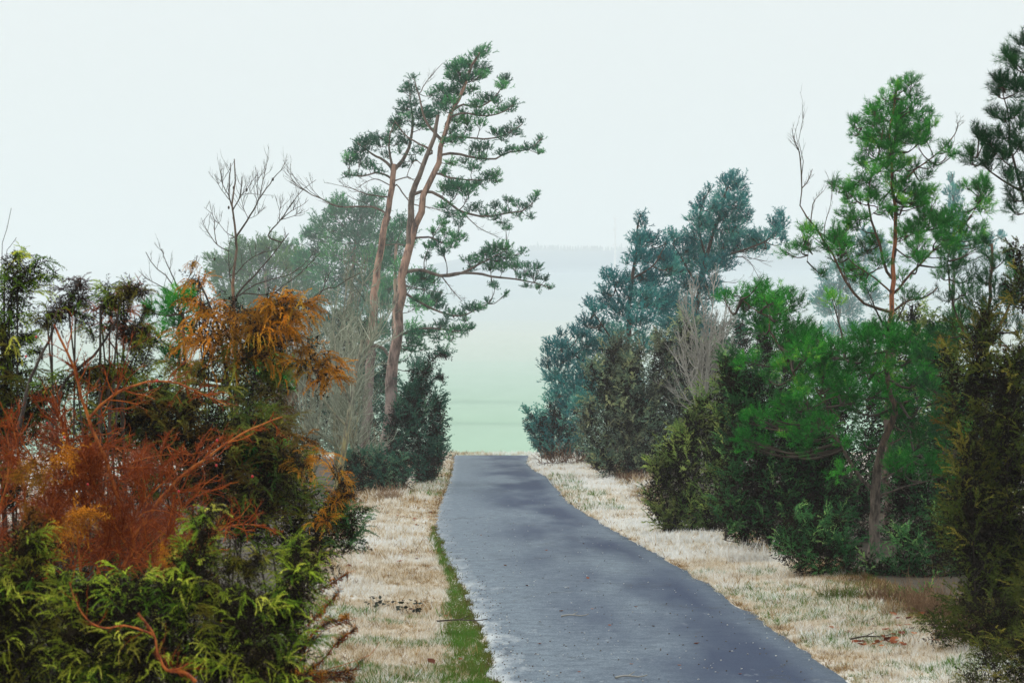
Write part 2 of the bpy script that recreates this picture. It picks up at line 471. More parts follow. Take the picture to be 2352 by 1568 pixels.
LIMB = {'bark_old': 'bark_limb', 'bark_young': 'bark_front', 'bark_bare': 'twig_dark'}
def cluster_tree(name, label, cat, d, trunk, r, clusters, leaf, bark, temps, tuft, density, seed, limbs=(), bare=(), group=None,
                 depth=0.6, flat=0.75, tint=0.45, twig='twig_dark', up=0.6, base_px=None, twig_lev=1):
    """pine: traced trunk and limbs, needle clumps on branchlets that leave the nearest limb"""
    rng = np.random.default_rng(seed)
    b = P(*trunk[0][:2], d)
    root = thing(name, label, cat, (b[0], b[1], 0.0), group)
    skel = [limb(trunk, r[0], r[1], d, M[bark], root, rng, 'trunk', 10, 26)]
    for pts, a, c in limbs:
        skel.append(limb(pts, a, c, d, M[LIMB.get(bark, bark)], root, rng, 'branch', 7, 14, skel=skel))
    tw = Geo(); skel_bare = []
    for pts, a, c in bare:                                    # leafless limbs with their fine twigs
        p = limb(pts, a, c, d, M[LIMB.get(bark, bark)], root, rng, 'branch', 5, 14, skel=skel + skel_bare)
        skel_bare.append(p)
        idx = rng.integers(3, 14, 9)
        dirs = norm(p[np.minimum(idx, 12) + 1] - p[np.minimum(idx, 12)] + rng.normal(size=(9, 3)) * 0.02)
        L = np.linalg.norm(p[-1] - p[0]) * rng.uniform(0.14, 0.34, 9)
        bushy_twigs(tw, p[idx], norm(dirs + norm(rng.normal(size=(9, 3))) * 0.6 + [0, 0, 0.25]), L, a * px(d) * 0.3, rng, 2, 3, 0.6, 0.25)
    sk = np.vstack(skel)
    crown = Geo()
    half = max(abs(c[0] - trunk[len(trunk) // 2][0]) for c in clusters) * px(d)
    for c in clusters:
        x, y, rad = c[:3]
        zo = c[3] if len(c) > 3 else rng.uniform(-depth, depth) * min(half, 2.2 + rad * px(d))
        c0 = P(x, y, d)
        R = rad * px(d) * rng.uniform(0.78, 1.12)
        dist = np.linalg.norm((sk - c0)[:, [0, 2]], axis=1) + np.maximum(0, sk[:, 2] - c0[2]) * 1.6
        a = sk[np.argmin(dist)]
        cen = c0 + np.array([0, zo, 0])
        reach = np.linalg.norm(cen - a)
        ad = norm(cen - a + [0, 0, 1e-3])
        mid = (a + cen) / 2 + np.array([0, 0, -0.10 * reach]) + rng.normal(size=3) * reach * 0.06
        bp = resample([a, mid, cen + ad * R * 0.25], 7)
        tw.tubes(bp, max(0.006, min(0.018 * reach + 0.006, 0.05)), 0.004 + 0.0004 * d * 0.1, 4, 0.4)
        n = max(18, int(14.0 * density * (R / tuft) ** 2))
        q = norm(rng.normal(size=(n, 3))) * (rng.uniform(0.05, 1.0, n) ** 0.5 * np.where(rng.uniform(size=n) < 0.16, 1.4, 1.0))[:, None] * np.array([1, 1, flat])
        pos = cen + q * R
        ax = norm(q * 0.9 + ad * 0.45 + np.array([0, 0, up]) + rng.normal(size=(n, 3)) * 0.35)
        tn = np.clip(tint + rng.normal(0, 0.2) + rng.normal(0, 0.14, n), 0, 1)
        crown.scatter(temps, pos, ax, tuft * rng.uniform(0.75, 1.25, n), tn, rng)
        m = max(4, n // 4)
        e = rng.integers(0, n, m)
        st = bp[rng.integers(3, 7, m)]
        s = np.linspace(0, 1, 4)[None, :, None]
        pp = st[:, None, :] * (1 - s) + pos[e][:, None, :] * s
        pp[:, 1:3] += np.array([0, 0, -0.06]) * R + rng.normal(size=(m, 2, 3)) * R * 0.07
        tw.tubes(pp, 0.0045 + 0.00006 * d, 0.0025 + 0.00003 * d, 3, 0.4)
    tw.build('twigs', M[twig], root)
    crown.build('crown', M[leaf], root)
    return root

def plume(geo, stems, pts, rad, d, temps, spray, n, rng, droop=0.2, tint=0.45, depth=0.0, lift=0.55, nod=True, squash=1.0, fill=0.15, taper=0.65, core=2.4, inner=None):
    """feathery column of juniper: shoots leave the axis outwards and upwards and carry sprays"""
    A = resample(path3(pts, d), 24) + np.array([0, depth, 0])
    R = rad * px(d)
    L = np.linalg.norm(np.diff(A, axis=0), axis=1).sum()
    if stems is not None:
        stems.tubes(A[:20], min(0.004 + 0.004 * L, 0.08 * R + 0.003), 0.003, 5, 0.4)
    t = rng.uniform(0.02, 1.0, n)
    prof = np.clip(t / 0.22, 0.35, 1.0) * (1 - t ** 2.2 * 0.97) ** taper
    th = rng.uniform(0, 2 * np.pi, n)
    lump = 0.72 + 0.28 * np.sin(th * 2 + 7 * t + rng.uniform(0, 6)) + 0.22 * np.sin(th * 3 - 15 * t + rng.uniform(0, 6))
    u = rng.uniform(fill, 1.0, n) ** 0.6
    i = np.clip((t * 23).astype(int), 0, 22)
    ctr = A[i] + (A[i + 1] - A[i]) * (t * 23 - i)[:, None]
    tan = norm(A[i + 1] - A[i])
    e1 = norm(np.cross(tan, np.array([0.15, 1.0, 0.05]))); e2 = norm(np.cross(tan, e1))
    rd = e1 * np.cos(th)[:, None] + e2 * np.sin(th)[:, None] * squash
    rr = R * prof * lump * u
    pos = ctr + rd * rr[:, None] + np.array([0, 0, -0.5 * droop]) * (rr * u)[:, None] + rng.normal(size=(n, 3)) * 0.10 * R
    ax = norm(rd * 0.75 + tan * lift + np.array([0, 0, 0.35 - droop]) + rng.normal(size=(n, 3)) * 0.30)
    tn = np.clip(tint + rng.normal(0, 0.06) + 0.16 * np.sin(th * 2 + 9 * t) + rng.normal(0, 0.15, n), 0, 1)
    geo.scatter(temps, pos - ax * spray * 0.35, ax, spray * rng.uniform(0.7, 1.3, n) * (1 + 0.35 * (u > 0.85)), tn, rng, roll=not nod)
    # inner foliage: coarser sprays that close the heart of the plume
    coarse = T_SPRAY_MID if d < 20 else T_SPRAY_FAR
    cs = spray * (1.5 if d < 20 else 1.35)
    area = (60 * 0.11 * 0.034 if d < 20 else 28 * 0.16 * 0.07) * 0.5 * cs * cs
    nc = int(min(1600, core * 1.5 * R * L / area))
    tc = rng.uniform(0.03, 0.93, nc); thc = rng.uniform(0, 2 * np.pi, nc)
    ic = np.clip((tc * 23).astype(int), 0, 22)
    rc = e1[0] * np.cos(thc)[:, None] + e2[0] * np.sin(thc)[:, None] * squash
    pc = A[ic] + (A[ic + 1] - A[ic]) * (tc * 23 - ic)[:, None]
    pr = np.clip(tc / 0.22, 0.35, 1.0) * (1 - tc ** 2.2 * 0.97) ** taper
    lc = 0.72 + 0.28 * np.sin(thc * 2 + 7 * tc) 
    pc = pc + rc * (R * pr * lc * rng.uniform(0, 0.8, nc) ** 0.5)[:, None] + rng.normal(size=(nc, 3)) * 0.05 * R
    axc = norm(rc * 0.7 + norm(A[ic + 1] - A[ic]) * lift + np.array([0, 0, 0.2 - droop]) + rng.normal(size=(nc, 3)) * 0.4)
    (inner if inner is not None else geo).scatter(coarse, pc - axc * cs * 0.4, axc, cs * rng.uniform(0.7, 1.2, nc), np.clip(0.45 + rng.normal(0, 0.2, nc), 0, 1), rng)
    if stems is not None:
        m = max(3, min(n // 10, 60)); e = rng.integers(0, n, m)
        s = np.linspace(0, 1, 4)[None, :, None]
        st = A[np.clip(i[e] - 3, 0, 23)]
        pp = st[:, None, :] * (1 - s) + pos[e][:, None, :] * s
        pp[:, 1:3] += rng.normal(size=(m, 2, 3)) * R * 0.06
        stems.tubes(pp, 0.004 + 0.00012 * d, 0.002 + 0.00004 * d, 3, 0.4)

def juniper(name, label, d, plumes, leaf, temps, spray, dens, seed, cat='juniper', group=None, droop=0.2, tint=0.45, dead=(), dead_leaf='jun_orange',
            stems=(), bark='bark_dark', depth=0.5, lift=0.55, nod=True, foot=None, dead_label=None, twig='twig_dark', taper=0.65, rs=1.0, core=2.4, tips=5.0, leads=True):
    """plumes / dead: (pixel polyline, radius in pixels[, depth offset]) ; stems: (polyline, r0, r1)"""
    rng = np.random.default_rng(seed)
    x0 = np.mean([p[0][0][0] for p in plumes])
    b = P(x0, 900, d) if foot is None else P(foot, 900, d)
    root = thing(name, label, cat, (b[0], d, 0.0), group)
    leafg, deadg, st, inn = Geo(), Geo(), Geo(), Geo()
    fing = T_FINGER_NEAR if d < 18 else T_FINGER_MID if d < 50 else T_FINGER_FAR
    for pts, a, c in stems:
        limb(pts, a, c, d, M[bark], root, rng, 'stem', 7, 14)
    for src, geo in ((plumes, leafg), (dead, deadg)):
        for e in src:
            pts, rad = e[0], e[1] * rs
            off = e[2] if len(e) > 2 else rng.uniform(-depth, depth) * rad * px(d)
            ln = np.linalg.norm(np.diff(np.array([q[:2] for q in pts], float), axis=0), axis=1).sum() * px(d)
            R0 = rad * px(d); sp = min(spray, max(0.4 * spray, 1.2 * R0))
            n = max(10, int(2.2 * dens * (ln + rad * px(d)) * rad * px(d) / sp ** 2))
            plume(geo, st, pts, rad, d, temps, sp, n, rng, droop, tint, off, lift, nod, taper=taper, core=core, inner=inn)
            A = resample(path3(pts, d), 24) + np.array([0, off, 0]); R = rad * px(d)
            fs = min(spray * 1.15, max(0.45 * spray, 1.25 * R0))
            k = int(tips * 0.2 * (2 * np.pi * R * (ln + R) * 0.6) / (fs * fs * 0.3) / 7) + 4          # fronds of seven fingers
            tt = rng.uniform(0.04, 1.0, k); th = rng.uniform(0, 2 * np.pi, k); j = (tt * 23).astype(int)
            pr = np.clip(tt / 0.22, 0.4, 1.0) * (1 - tt ** 2.2 * 0.97) ** taper
            out = np.stack([np.cos(th), np.sin(th), 0 * th], -1)
            lump = 0.80 + 0.25 * np.sin(th * 2 + 8 * tt) + 0.15 * np.sin(th * 3 - 17 * tt)
            s0 = A[j] + out * (R * pr * lump * rng.uniform(0.45, 1.0, k))[:, None]
            dr = norm(out * rng.uniform(0.25, 0.9, k)[:, None] + np.array([0, 0, 0.9 - 1.3 * droop]) + rng.normal(size=(k, 3)) * 0.22)
            tl = np.minimum(fs * rng.uniform(1.0, 2.6, k), 1.4 * R0) * (0.6 + 0.4 * pr)
            ss = np.linspace(0, 1, 7)
            sd = norm(rng.normal(size=(k, 7, 3)))
            axn = norm(dr[:, None, :] * 0.9 + sd * 0.75 * (1.1 - 0.8 * ss)[None, :, None] + np.array([0, 0, 0.25 - 1.5 * droop]) * (0.4 + 0.6 * ss)[None, :, None])
            pos = s0[:, None, :] + dr[:, None, :] * (tl[:, None] * ss)[..., None] + np.array([0, 0, -droop]) * (tl[:, None] * ss ** 2)[..., None] * 0.7
            tnt = np.clip(tint + 0.05 + rng.normal(0, 0.22, k)[:, None] + 0.10 * rng.normal(size=(k, 7)), 0, 1)
            sz = fs * (1.15 - 0.45 * ss)[None, :] * rng.uniform(0.7, 1.2, (k, 7))
            geo.scatter(fing, pos.reshape(-1, 3), axn.reshape(-1, 3), sz.reshape(-1), tnt.reshape(-1), rng, roll=not nod)
            if k:
                st.tubes(np.stack([A[np.maximum(j - 2, 0)], (A[j] + s0) / 2 + np.array([0, 0, -0.03]), s0, s0 + dr * (tl * 0.6)[:, None]], 1), 0.0035 + 0.0001 * d, 0.0015 + 0.00004 * d, 3, 0.4)
    lo = np.array(plumes[0][0][0], float)
    for e in list(plumes)[:6] if leads else ():                                  # lead stems down to the foot on the ground
        q = P(*e[0][0][:2], d)
        if q[2] > 0.05:
            st.tubes(resample([np.array([b[0] + rng.normal(0, 0.08), d + rng.normal(0, 0.08), -0.05]), (q + [b[0], d, 0]) / 2 + rng.normal(size=3) * 0.05, q], 8),
                     0.010, 0.006, 5, 0.35)
    st.build('stems', M[twig], root)
    inn.build('inner_shade_twigs', M['twig_inner_shade'], root)  # dead sprays in the core, coloured dark to deepen the shade inside
    leafg.build('foliage', M[leaf], root)
    if dead:
        o = deadg.build('dead_foliage', M[dead_leaf], root)
        if dead_label:
            o['label'] = dead_label
    return root

def bare_tree(name, label, d, trunks, mat, bark, seed, twigs=60, kids=5, levels=3, length=(40, 90), cat='bare tree', group=None, up=0.35, spread=0.75,
              tr=0.5, t0=0.25, tint=0.5, rad=1.0, wiggle=0.14, join=True):
    """trunks: traced pixel polylines with radii; fine branching grows out of them"""
    rng = np.random.default_rng(seed)
    b = P(*trunks[0][0][0][:2], d)
    root = thing(name, label, cat, (b[0], d, 0.0), group)
    tw = Geo(); wood = []
    for k, (pts, a, c) in enumerate(trunks):
        def grow(g, p):
            tt = rng.uniform(t0, 1.0, twigs)
            i = np.clip((tt * 17).astype(int), 0, 16)
            td = norm(p[i + 1] - p[i])
            dirs = norm(td * 0.6 + norm(rng.normal(size=(twigs, 3))) * 0.8 + [0, 0, up])
            L = rng.uniform(*length, twigs) * px(d) * (1.1 - 0.6 * tt)
            bushy_twigs(g, p[i], dirs, L, rad * px(d), rng, levels, kids, spread, up, tint=tint, wiggle=wiggle)
        few = twigs < 10                                        # a sparse limb carries its own few twigs
        p = limb(pts, a, c, d, M[bark if k == 0 else LIMB.get(bark, bark)], root, rng, 'trunk' if k == 0 else 'branch', 6, 18, grow=grow if few else None, skel=wood if (k and join) else None)
        wood.append(p)
        if not few:
            grow(tw, p)
    if tw.n:
        tw.build('twigs', M[mat], root)
    return root


# ------------------------------------------------------------------ ground, road, field, hill
LEFT = [(1480, 2600), (1235, 1850), (1143, 1568), (1105, 1450), (1060, 1340), (1018, 1270), (1001, 1205), (1006, 1165), (1027, 1115), (1038, 1080), (1041, 1062), (1040, 1049)]
RIGHT = [(3332, 2600), (2335, 1850), (1960, 1568), (1815, 1470), (1655, 1360), (1535, 1285), (1425, 1225), (1348, 1180), (1300, 1148), (1280, 1120), (1258, 1095), (1222, 1076), (1212, 1062), (1216, 1049)]
def edge_at(pts, yy):
    w = np.array([G(*p) for p in pts])
    xs = np.interp(yy, w[:, 1], w[:, 0])
    k = np.ones(5) / 5
    return np.convolve(np.pad(xs, 2, mode='edge'), k, 'valid')
YS = np.concatenate([np.linspace(5.0, 60.0, 260), np.linspace(60.3, 105.5, 120)])
EL, ER = edge_at(LEFT, YS), edge_at(RIGHT, YS)

def vnoise(x, y, scale, seed=0):
    """smooth value noise in 0..1"""
    x, y = np.asarray(x, float) / scale + 100.0, np.asarray(y, float) / scale + 100.0
    ix, iy = np.floor(x).astype(np.int64), np.floor(y).astype(np.int64)
    fx, fy = x - ix, y - iy
    fx, fy = fx * fx * (3 - 2 * fx), fy * fy * (3 - 2 * fy)
    def h(a, b):
        n = (a * 374761393 + b * 668265263 + seed * 974634777) & 0x7fffffff
        n = ((n ^ (n >> 13)) * 1274126177) & 0x7fffffff
        return ((n ^ (n >> 16)) & 0xffff) / 65535.0
    return (h(ix, iy) * (1 - fx) + h(ix + 1, iy) * fx) * (1 - fy) + (h(ix, iy + 1) * (1 - fx) + h(ix + 1, iy + 1) * fx) * fy

def off_road(x, y):
    """signed distance from the road edges (positive outside), and side (-1 left, +1 right)"""
    l, r = np.interp(y, YS, EL), np.interp(y, YS, ER)
    return np.where(np.asarray(y) > 105.6, 1.0, np.maximum(l - x, x - r)), np.where(x < (l + r) / 2, -1, 1)

def ground_height(x, y):
    d, side = off_road(x, y)
    a = np.clip(d / 1.2, 0, 1)
    z = -0.02 + a * (0.05 * (vnoise(x, y, 0.7, 1) - 0.4) + 0.10 * (vnoise(x, y, 2.6, 2) - 0.4))
    z += np.where(side > 0, np.clip((d - 0.6) / 5.0, 0, 1) * 0.16, 0)
    return np.where((y > 104) | (d < 0), np.where(y > 104, z * np.clip((113 - y) / 9, 0, 1) - 0.02 * np.clip((y - 104) / 9, 0, 1), -0.02), z)

def sheet(name, xs, ys, zf, mat, smooth=True, tintf=None):
    X, Y = np.meshgrid(xs, ys)
    v = np.stack([X, Y, zf(X, Y)], -1).reshape(-1, 3)
    nx = len(xs)
    i = np.arange(len(ys) - 1)[:, None] * nx + np.arange(nx - 1)[None]
    q = np.stack([i, i + 1, i + nx + 1, i + nx], -1).reshape(-1, 4)
    g = Geo(); g.add(v, np.concatenate([q[:, [0, 1, 2]], q[:, [0, 2, 3]]]), 0.5 if tintf is None else tintf(X, Y).reshape(-1))
    return tag(g.build(name, mat, smooth=smooth), kind='structure')

def mix_mat(name, cols, scale, rough=0.9, detail=4.0, bump=0.0, second=None):
    m, n, l, b, out = new_mat(name)
    nz = noise(n, l, scale, detail, 0.6)
    r = ramp(n, cols); l.new(nz.outputs[0], r.inputs[0]); col = r.outputs[0]
    if second:
        n2 = noise(n, l, second[0], 3.0, 0.6, stretch=second[3] if len(second) > 3 else None)
        r2 = ramp(n, [(second[2][0], (0, 0, 0)), (second[2][1], (1, 1, 1))]); l.new(n2.outputs[0], r2.inputs[0])
        mx = n.new('ShaderNodeMixRGB'); mx.inputs[2].default_value = (*second[1], 1)
        l.new(r2.outputs[0], mx.inputs[0]); l.new(col, mx.inputs[1]); col = mx.outputs[0]
    l.new(col, b.inputs['Base Color']); b.inputs['Roughness'].default_value = rough
    if bump:
        bp = n.new('ShaderNodeBump'); bp.inputs['Strength'].default_value = bump; bp.inputs['Distance'].default_value = 0.03
        l.new(nz.outputs[0], bp.inputs['Height']); l.new(bp.outputs[0], b.inputs['Normal'])
    return m

M['ground'] = mix_mat('ground_straw', [(0.3, (0.24, 0.18, 0.10)), (0.5, (0.48, 0.40, 0.28)), (0.7, (0.62, 0.57, 0.47))], 9.0, bump=0.5, second=(0.5, (0.68, 0.67, 0.62), (0.40, 0.62)))
for _m in (M['ground'],):                                   # needle litter and moss where the tint attribute says so
    n, l = _m.node_tree.nodes, _m.node_tree.links
    b = n['Principled BSDF']; src = b.inputs['Base Color'].links[0].from_socket
    at = n.new('ShaderNodeAttribute'); at.attribute_name = 'tint'
    nz = noise(n, l, 6.0, 4.0, 0.65); lr = ramp(n, [(0.35, (0.022, 0.018, 0.011)), (0.55, (0.055, 0.038, 0.020)), (0.7, (0.050, 0.058, 0.018))]); l.new(nz.outputs[0], lr.inputs[0])
    mx = n.new('ShaderNodeMixRGB'); l.new(at.outputs['Fac'], mx.inputs[0]); l.new(src, mx.inputs[1]); l.new(lr.outputs[0], mx.inputs[2]); l.new(mx.outputs[0], b.inputs['Base Color'])
def field_mat():
    m, n, l, b, out = new_mat('field')
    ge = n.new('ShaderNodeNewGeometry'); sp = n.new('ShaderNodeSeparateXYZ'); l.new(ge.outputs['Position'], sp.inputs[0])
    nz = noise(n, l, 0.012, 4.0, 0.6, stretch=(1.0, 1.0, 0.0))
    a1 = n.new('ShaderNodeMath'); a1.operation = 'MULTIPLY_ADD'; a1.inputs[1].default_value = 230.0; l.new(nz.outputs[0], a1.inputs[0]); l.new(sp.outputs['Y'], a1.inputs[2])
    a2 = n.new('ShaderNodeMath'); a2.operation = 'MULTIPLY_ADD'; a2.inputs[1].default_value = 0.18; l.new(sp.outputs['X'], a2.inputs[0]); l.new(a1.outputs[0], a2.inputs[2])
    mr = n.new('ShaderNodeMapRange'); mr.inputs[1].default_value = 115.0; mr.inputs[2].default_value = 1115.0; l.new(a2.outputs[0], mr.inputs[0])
    r = ramp(n, [(0.0, (0.30, 0.45, 0.32)), (0.14, (0.305, 0.445, 0.335)), (0.30, (0.325, 0.44, 0.365)), (0.46, (0.35, 0.445, 0.385)), (0.58, (0.39, 0.45, 0.40)), (0.72, (0.41, 0.455, 0.415)), (0.85, (0.39, 0.44, 0.42)), (1.0, (0.375, 0.43, 0.43))]); l.new(mr.outputs[0], r.inputs[0])  # crop bands by distance, with haze put into their paling colour
    n2 = noise(n, l, 0.30, 4.0, 0.6, stretch=(1.0, 0.10, 0.0)); r2 = ramp(n, [(0.3, (0.965, 0.97, 0.965)), (0.7, (1.025, 1.02, 1.02))]); l.new(n2.outputs[0], r2.inputs[0])
    mx = n.new('ShaderNodeMixRGB'); mx.blend_type = 'MULTIPLY'; mx.inputs[0].default_value = 1.0
    l.new(r.outputs[0], mx.inputs[1]); l.new(r2.outputs[0], mx.inputs[2]); l.new(mx.outputs[0], b.inputs['Base Color']); b.inputs['Roughness'].default_value = 0.95
    return m
M['field'] = field_mat()
def hill_mat():
    m, n, l, b, out = new_mat('hill')
    ge = n.new('ShaderNodeNewGeometry'); sp = n.new('ShaderNodeSeparateXYZ'); l.new(ge.outputs['Position'], sp.inputs[0])
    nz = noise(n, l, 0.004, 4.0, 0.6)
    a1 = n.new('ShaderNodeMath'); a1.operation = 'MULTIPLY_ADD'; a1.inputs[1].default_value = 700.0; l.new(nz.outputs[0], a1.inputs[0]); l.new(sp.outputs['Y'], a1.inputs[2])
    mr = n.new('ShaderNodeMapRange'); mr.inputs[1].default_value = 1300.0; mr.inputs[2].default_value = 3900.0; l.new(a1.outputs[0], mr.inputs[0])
    r = ramp(n, [(0.0, (0.375, 0.43, 0.435)), (0.35, (0.27, 0.34, 0.39)), (0.62, (0.07, 0.125, 0.185)), (0.85, (0.04, 0.08, 0.12))]); l.new(mr.outputs[0], r.inputs[0])  # pale lower fields with fog put into the colour, bluish wooded top
    l.new(r.outputs[0], b.inputs['Base Color']); b.inputs['Roughness'].default_value = 0.95
    return m
M['hill'] = hill_mat()
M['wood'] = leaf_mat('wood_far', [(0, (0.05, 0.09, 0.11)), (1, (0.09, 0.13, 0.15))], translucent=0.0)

dense_x = np.concatenate([[-2400, -300, -120, -60, -35, -22, -16], np.arange(-12, 12.01, 0.16), [16, 22, 35, 60, 120, 300, 2400]])
dense_y = np.concatenate([[-60, -20, -5], np.arange(2, 60, 0.32), np.arange(60, 105.7, 0.8)])
def litter_amount(x, y):
    d, side = off_road(x, y)
    w = 1.45 + 0.5 * (vnoise(x, y, 1.6, 41) - 0.5) + 0.5 * (vnoise(x, y, 0.5, 42) - 0.5) + np.where(side > 0, np.clip((y - 50) / 30, 0, 1) * 0.6, 0.1)
    return np.clip((d - w) / 0.5, 0, 1) * np.clip((104 - y) / 8, 0, 1) * np.clip((9.5 + 3 * vnoise(x, y, 3.0, 43) - d) / 2.5, 0, 1)
sheet('ground', dense_x, dense_y, ground_height, M['ground'], tintf=litter_amount)
FY = np.array([105.6, 116, 150, 250, 500, 900]); FZ = np.array([-0.035, -0.10, 0.6, 4.3, 14.6, 43.7])
_y = np.arange(-200.0, 1400.0, 4.0); _z = np.where(_y < 116, -0.05, np.where(_y > 900, 43.7 + (_y - 900) * 0.09, np.interp(_y, FY, FZ)))
_k = np.hanning(41); _zs = np.convolve(np.pad(_z, 20, mode='edge'), _k / _k.sum(), 'valid')
FY, FZ = np.arange(105.6, 901.0, 4.0), None
FZ = np.interp(FY, _y, _zs); FZ = FZ - (FZ[0] + 0.035) * np.clip((300 - FY) / 190, 0, 1)
HY = np.array([900, 1100, 1700, 2500, 3200, 3500, 3650, 4100]); HZ = np.array([FZ[-1], 62.0, 115.0, 190.0, 255.0, 281.0, 284.0, 270.0])
def side_drop(X, Y): return 1 - 0.5 * np.clip((-X - 20) / 650, 0, 1) * np.clip((Y - 250) / 900, 0, 1)
def fz(X, Y): return side_drop(X, Y) * np.interp(Y, FY, FZ) + (vnoise(X, Y, 260, 5) - 0.5) * np.clip((Y - 450) / 450, 0, 1) * 1.6
def hz(X, Y): return side_drop(X, Y) * np.interp(Y, HY, HZ) + (vnoise(X, Y, 260, 5) - 0.5) * 1.6 + (vnoise(X, Y, 800, 6) - 0.5) * np.clip((Y - 900) / 800, 0, 1) * 13.0
fxs = np.concatenate([[-2400, -1600], np.arange(-1120, 1121, 56), [1600, 2400]])
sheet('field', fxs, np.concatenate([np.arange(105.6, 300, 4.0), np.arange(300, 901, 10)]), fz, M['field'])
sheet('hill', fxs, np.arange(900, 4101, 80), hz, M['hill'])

# the wood along the top of the hill: one far mass of spruces
rng = np.random.default_rng(31)
wood = Geo()
n = 1500
wx, wy = rng.uniform(-60, 1350, n), rng.uniform(3300, 3560, n)
wz = hz(wx, wy)
wh = rng.uniform(5.0, 7.0, n) + 5.0 * vnoise(wx, wy * 0 + 3, 60, 8) + np.where(rng.uniform(size=n) < 0.015, 6.0, 0)
for lo, hi, w in ((0.0, 0.55, 0.26), (0.30, 0.80, 0.18), (0.6, 1.0, 0.11)):
    p = np.stack([np.stack([wx, wy, wz + wh * lo], -1), np.stack([wx, wy, wz + wh * hi], -1)], 1)
    wood.tubes(p, wh * w, wh * 0.01, 6, rng.uniform(0, 1, n))
tag(wood.build('distant_wood', M['wood']), 'dark spruce wood fading into haze along the top of the far hill', 'wood', kind='stuff')

# road
def road_mat():
    m, n, l, b, out = new_mat('asphalt')
    at = n.new('ShaderNodeAttribute'); at.attribute_name = 'tint'      # 0 at the left edge, 1 at the right edge
    fine = noise(n, l, 55.0, 3.0, 0.7)
    r = ramp(n, [(0.30, (0.056, 0.080, 0.110)), (0.5, (0.112, 0.148, 0.182)), (0.72, (0.22, 0.262, 0.298))]); l.new(fine.outputs[0], r.inputs[0])
    mid = noise(n, l, 5.0, 6.0, 0.72); rm = ramp(n, [(0.33, (0.66, 0.67, 0.70)), (0.5, (1, 1, 1)), (0.68, (1.32, 1.30, 1.26))]); l.new(mid.outputs[0], rm.inputs[0])
    mm = n.new('ShaderNodeMixRGB'); mm.blend_type = 'MULTIPLY'; mm.inputs[0].default_value = 1.0; l.new(r.outputs[0], mm.inputs[1]); l.new(rm.outputs[0], mm.inputs[2])
    big = noise(n, l, 0.42, 3.0, 0.55, stretch=(1.3, 0.30, 1))
    # worn, damp lane: darker binder showing in long blotches on the right half
    ru = ramp(n, [(0.18, (0, 0, 0)), (0.55, (1, 1, 1)), (0.86, (1, 1, 1)), (1.0, (0.25, 0.25, 0.25))]); l.new(at.outputs['Fac'], ru.inputs[0])
    rb = ramp(n, [(0.36, (0, 0, 0)), (0.58, (1, 1, 1))]); l.new(big.outputs[0], rb.inputs[0])
    mu = n.new('ShaderNodeMath'); mu.operation = 'MULTIPLY'; l.new(ru.outputs[0], mu.inputs[0]); l.new(rb.outputs[0], mu.inputs[1])
    ms = n.new('ShaderNodeMath'); ms.operation = 'MULTIPLY'; ms.inputs[1].default_value = 0.92; l.new(mu.outputs[0], ms.inputs[0])
    m1 = n.new('ShaderNodeMixRGB'); m1.inputs[2].default_value = (0.018, 0.032, 0.072, 1)
    l.new(ms.outputs[0], m1.inputs[0]); l.new(mm.outputs[0], m1.inputs[1])
    # hoar frost and pale grit lying along the left edge
    fr = noise(n, l, 2.2, 5.0, 0.7, stretch=(1.6, 0.55, 1))
    re = ramp(n, [(0.0, (0.46, 0.46, 0.46)), (0.03, (0.26, 0.26, 0.26)), (0.11, (0.05, 0.05, 0.05)), (0.5, (0, 0, 0)), (0.97, (0, 0, 0)), (1.0, (0.12, 0.12, 0.12))]); l.new(at.outputs['Fac'], re.inputs[0])
    ad = n.new('ShaderNodeMath'); ad.operation = 'ADD'; l.new(fr.outputs[0], ad.inputs[0]); l.new(re.outputs[0], ad.inputs[1])
    rf = ramp(n, [(0.62, (0, 0, 0)), (0.95, (0.85, 0.85, 0.85))]); l.new(ad.outputs[0], rf.inputs[0])
    ge = n.new('ShaderNodeNewGeometry'); sp = n.new('ShaderNodeSeparateXYZ'); l.new(ge.outputs['Position'], sp.inputs[0])
    my = n.new('ShaderNodeMapRange'); my.inputs[1].default_value = 20.0; my.inputs[2].default_value = 36.0; my.inputs[3].default_value = 0.8; my.inputs[4].default_value = 0.25
    l.new(sp.outputs['Y'], my.inputs[0])
    fm = n.new('ShaderNodeMath'); fm.operation = 'MULTIPLY'; l.new(rf.outputs[0], fm.inputs[0]); l.new(my.outputs[0], fm.inputs[1])
    m2 = n.new('ShaderNodeMixRGB'); m2.inputs[2].default_value = (0.62, 0.66, 0.66, 1)
    l.new(fm.outputs[0], m2.inputs[0]); l.new(m1.outputs[0], m2.inputs[1])
    # thin cracks filled with pale dust
    vc = n.new('ShaderNodeTexVoronoi'); vc.feature = 'DISTANCE_TO_EDGE'; vc.inputs['Scale'].default_value = 0.55
    tcc = n.new('ShaderNodeTexCoord'); wob = noise(n, l, 1.6, 5.0, 0.7); wv = n.new('ShaderNodeMixRGB'); wv.blend_type = 'ADD'; wv.inputs[0].default_value = 0.9
    l.new(tcc.outputs['Object'], wv.inputs[1]); l.new(wob.outputs[1], wv.inputs[2]); l.new(wv.outputs[0], vc.inputs['Vector'])
    rk = ramp(n, [(0.004, (0.75, 0.75, 0.75)), (0.012, (0, 0, 0))]); l.new(vc.outputs['Distance'], rk.inputs[0])
    gk = noise(n, l, 0.5, 2.0); rgk = ramp(n, [(0.5, (0, 0, 0)), (0.6, (1, 1, 1))]); l.new(gk.outputs[0], rgk.inputs[0])
    mk = n.new('ShaderNodeMath'); mk.operation = 'MULTIPLY'; l.new(rk.outputs[0], mk.inputs[0]); l.new(rgk.outputs[0], mk.inputs[1])
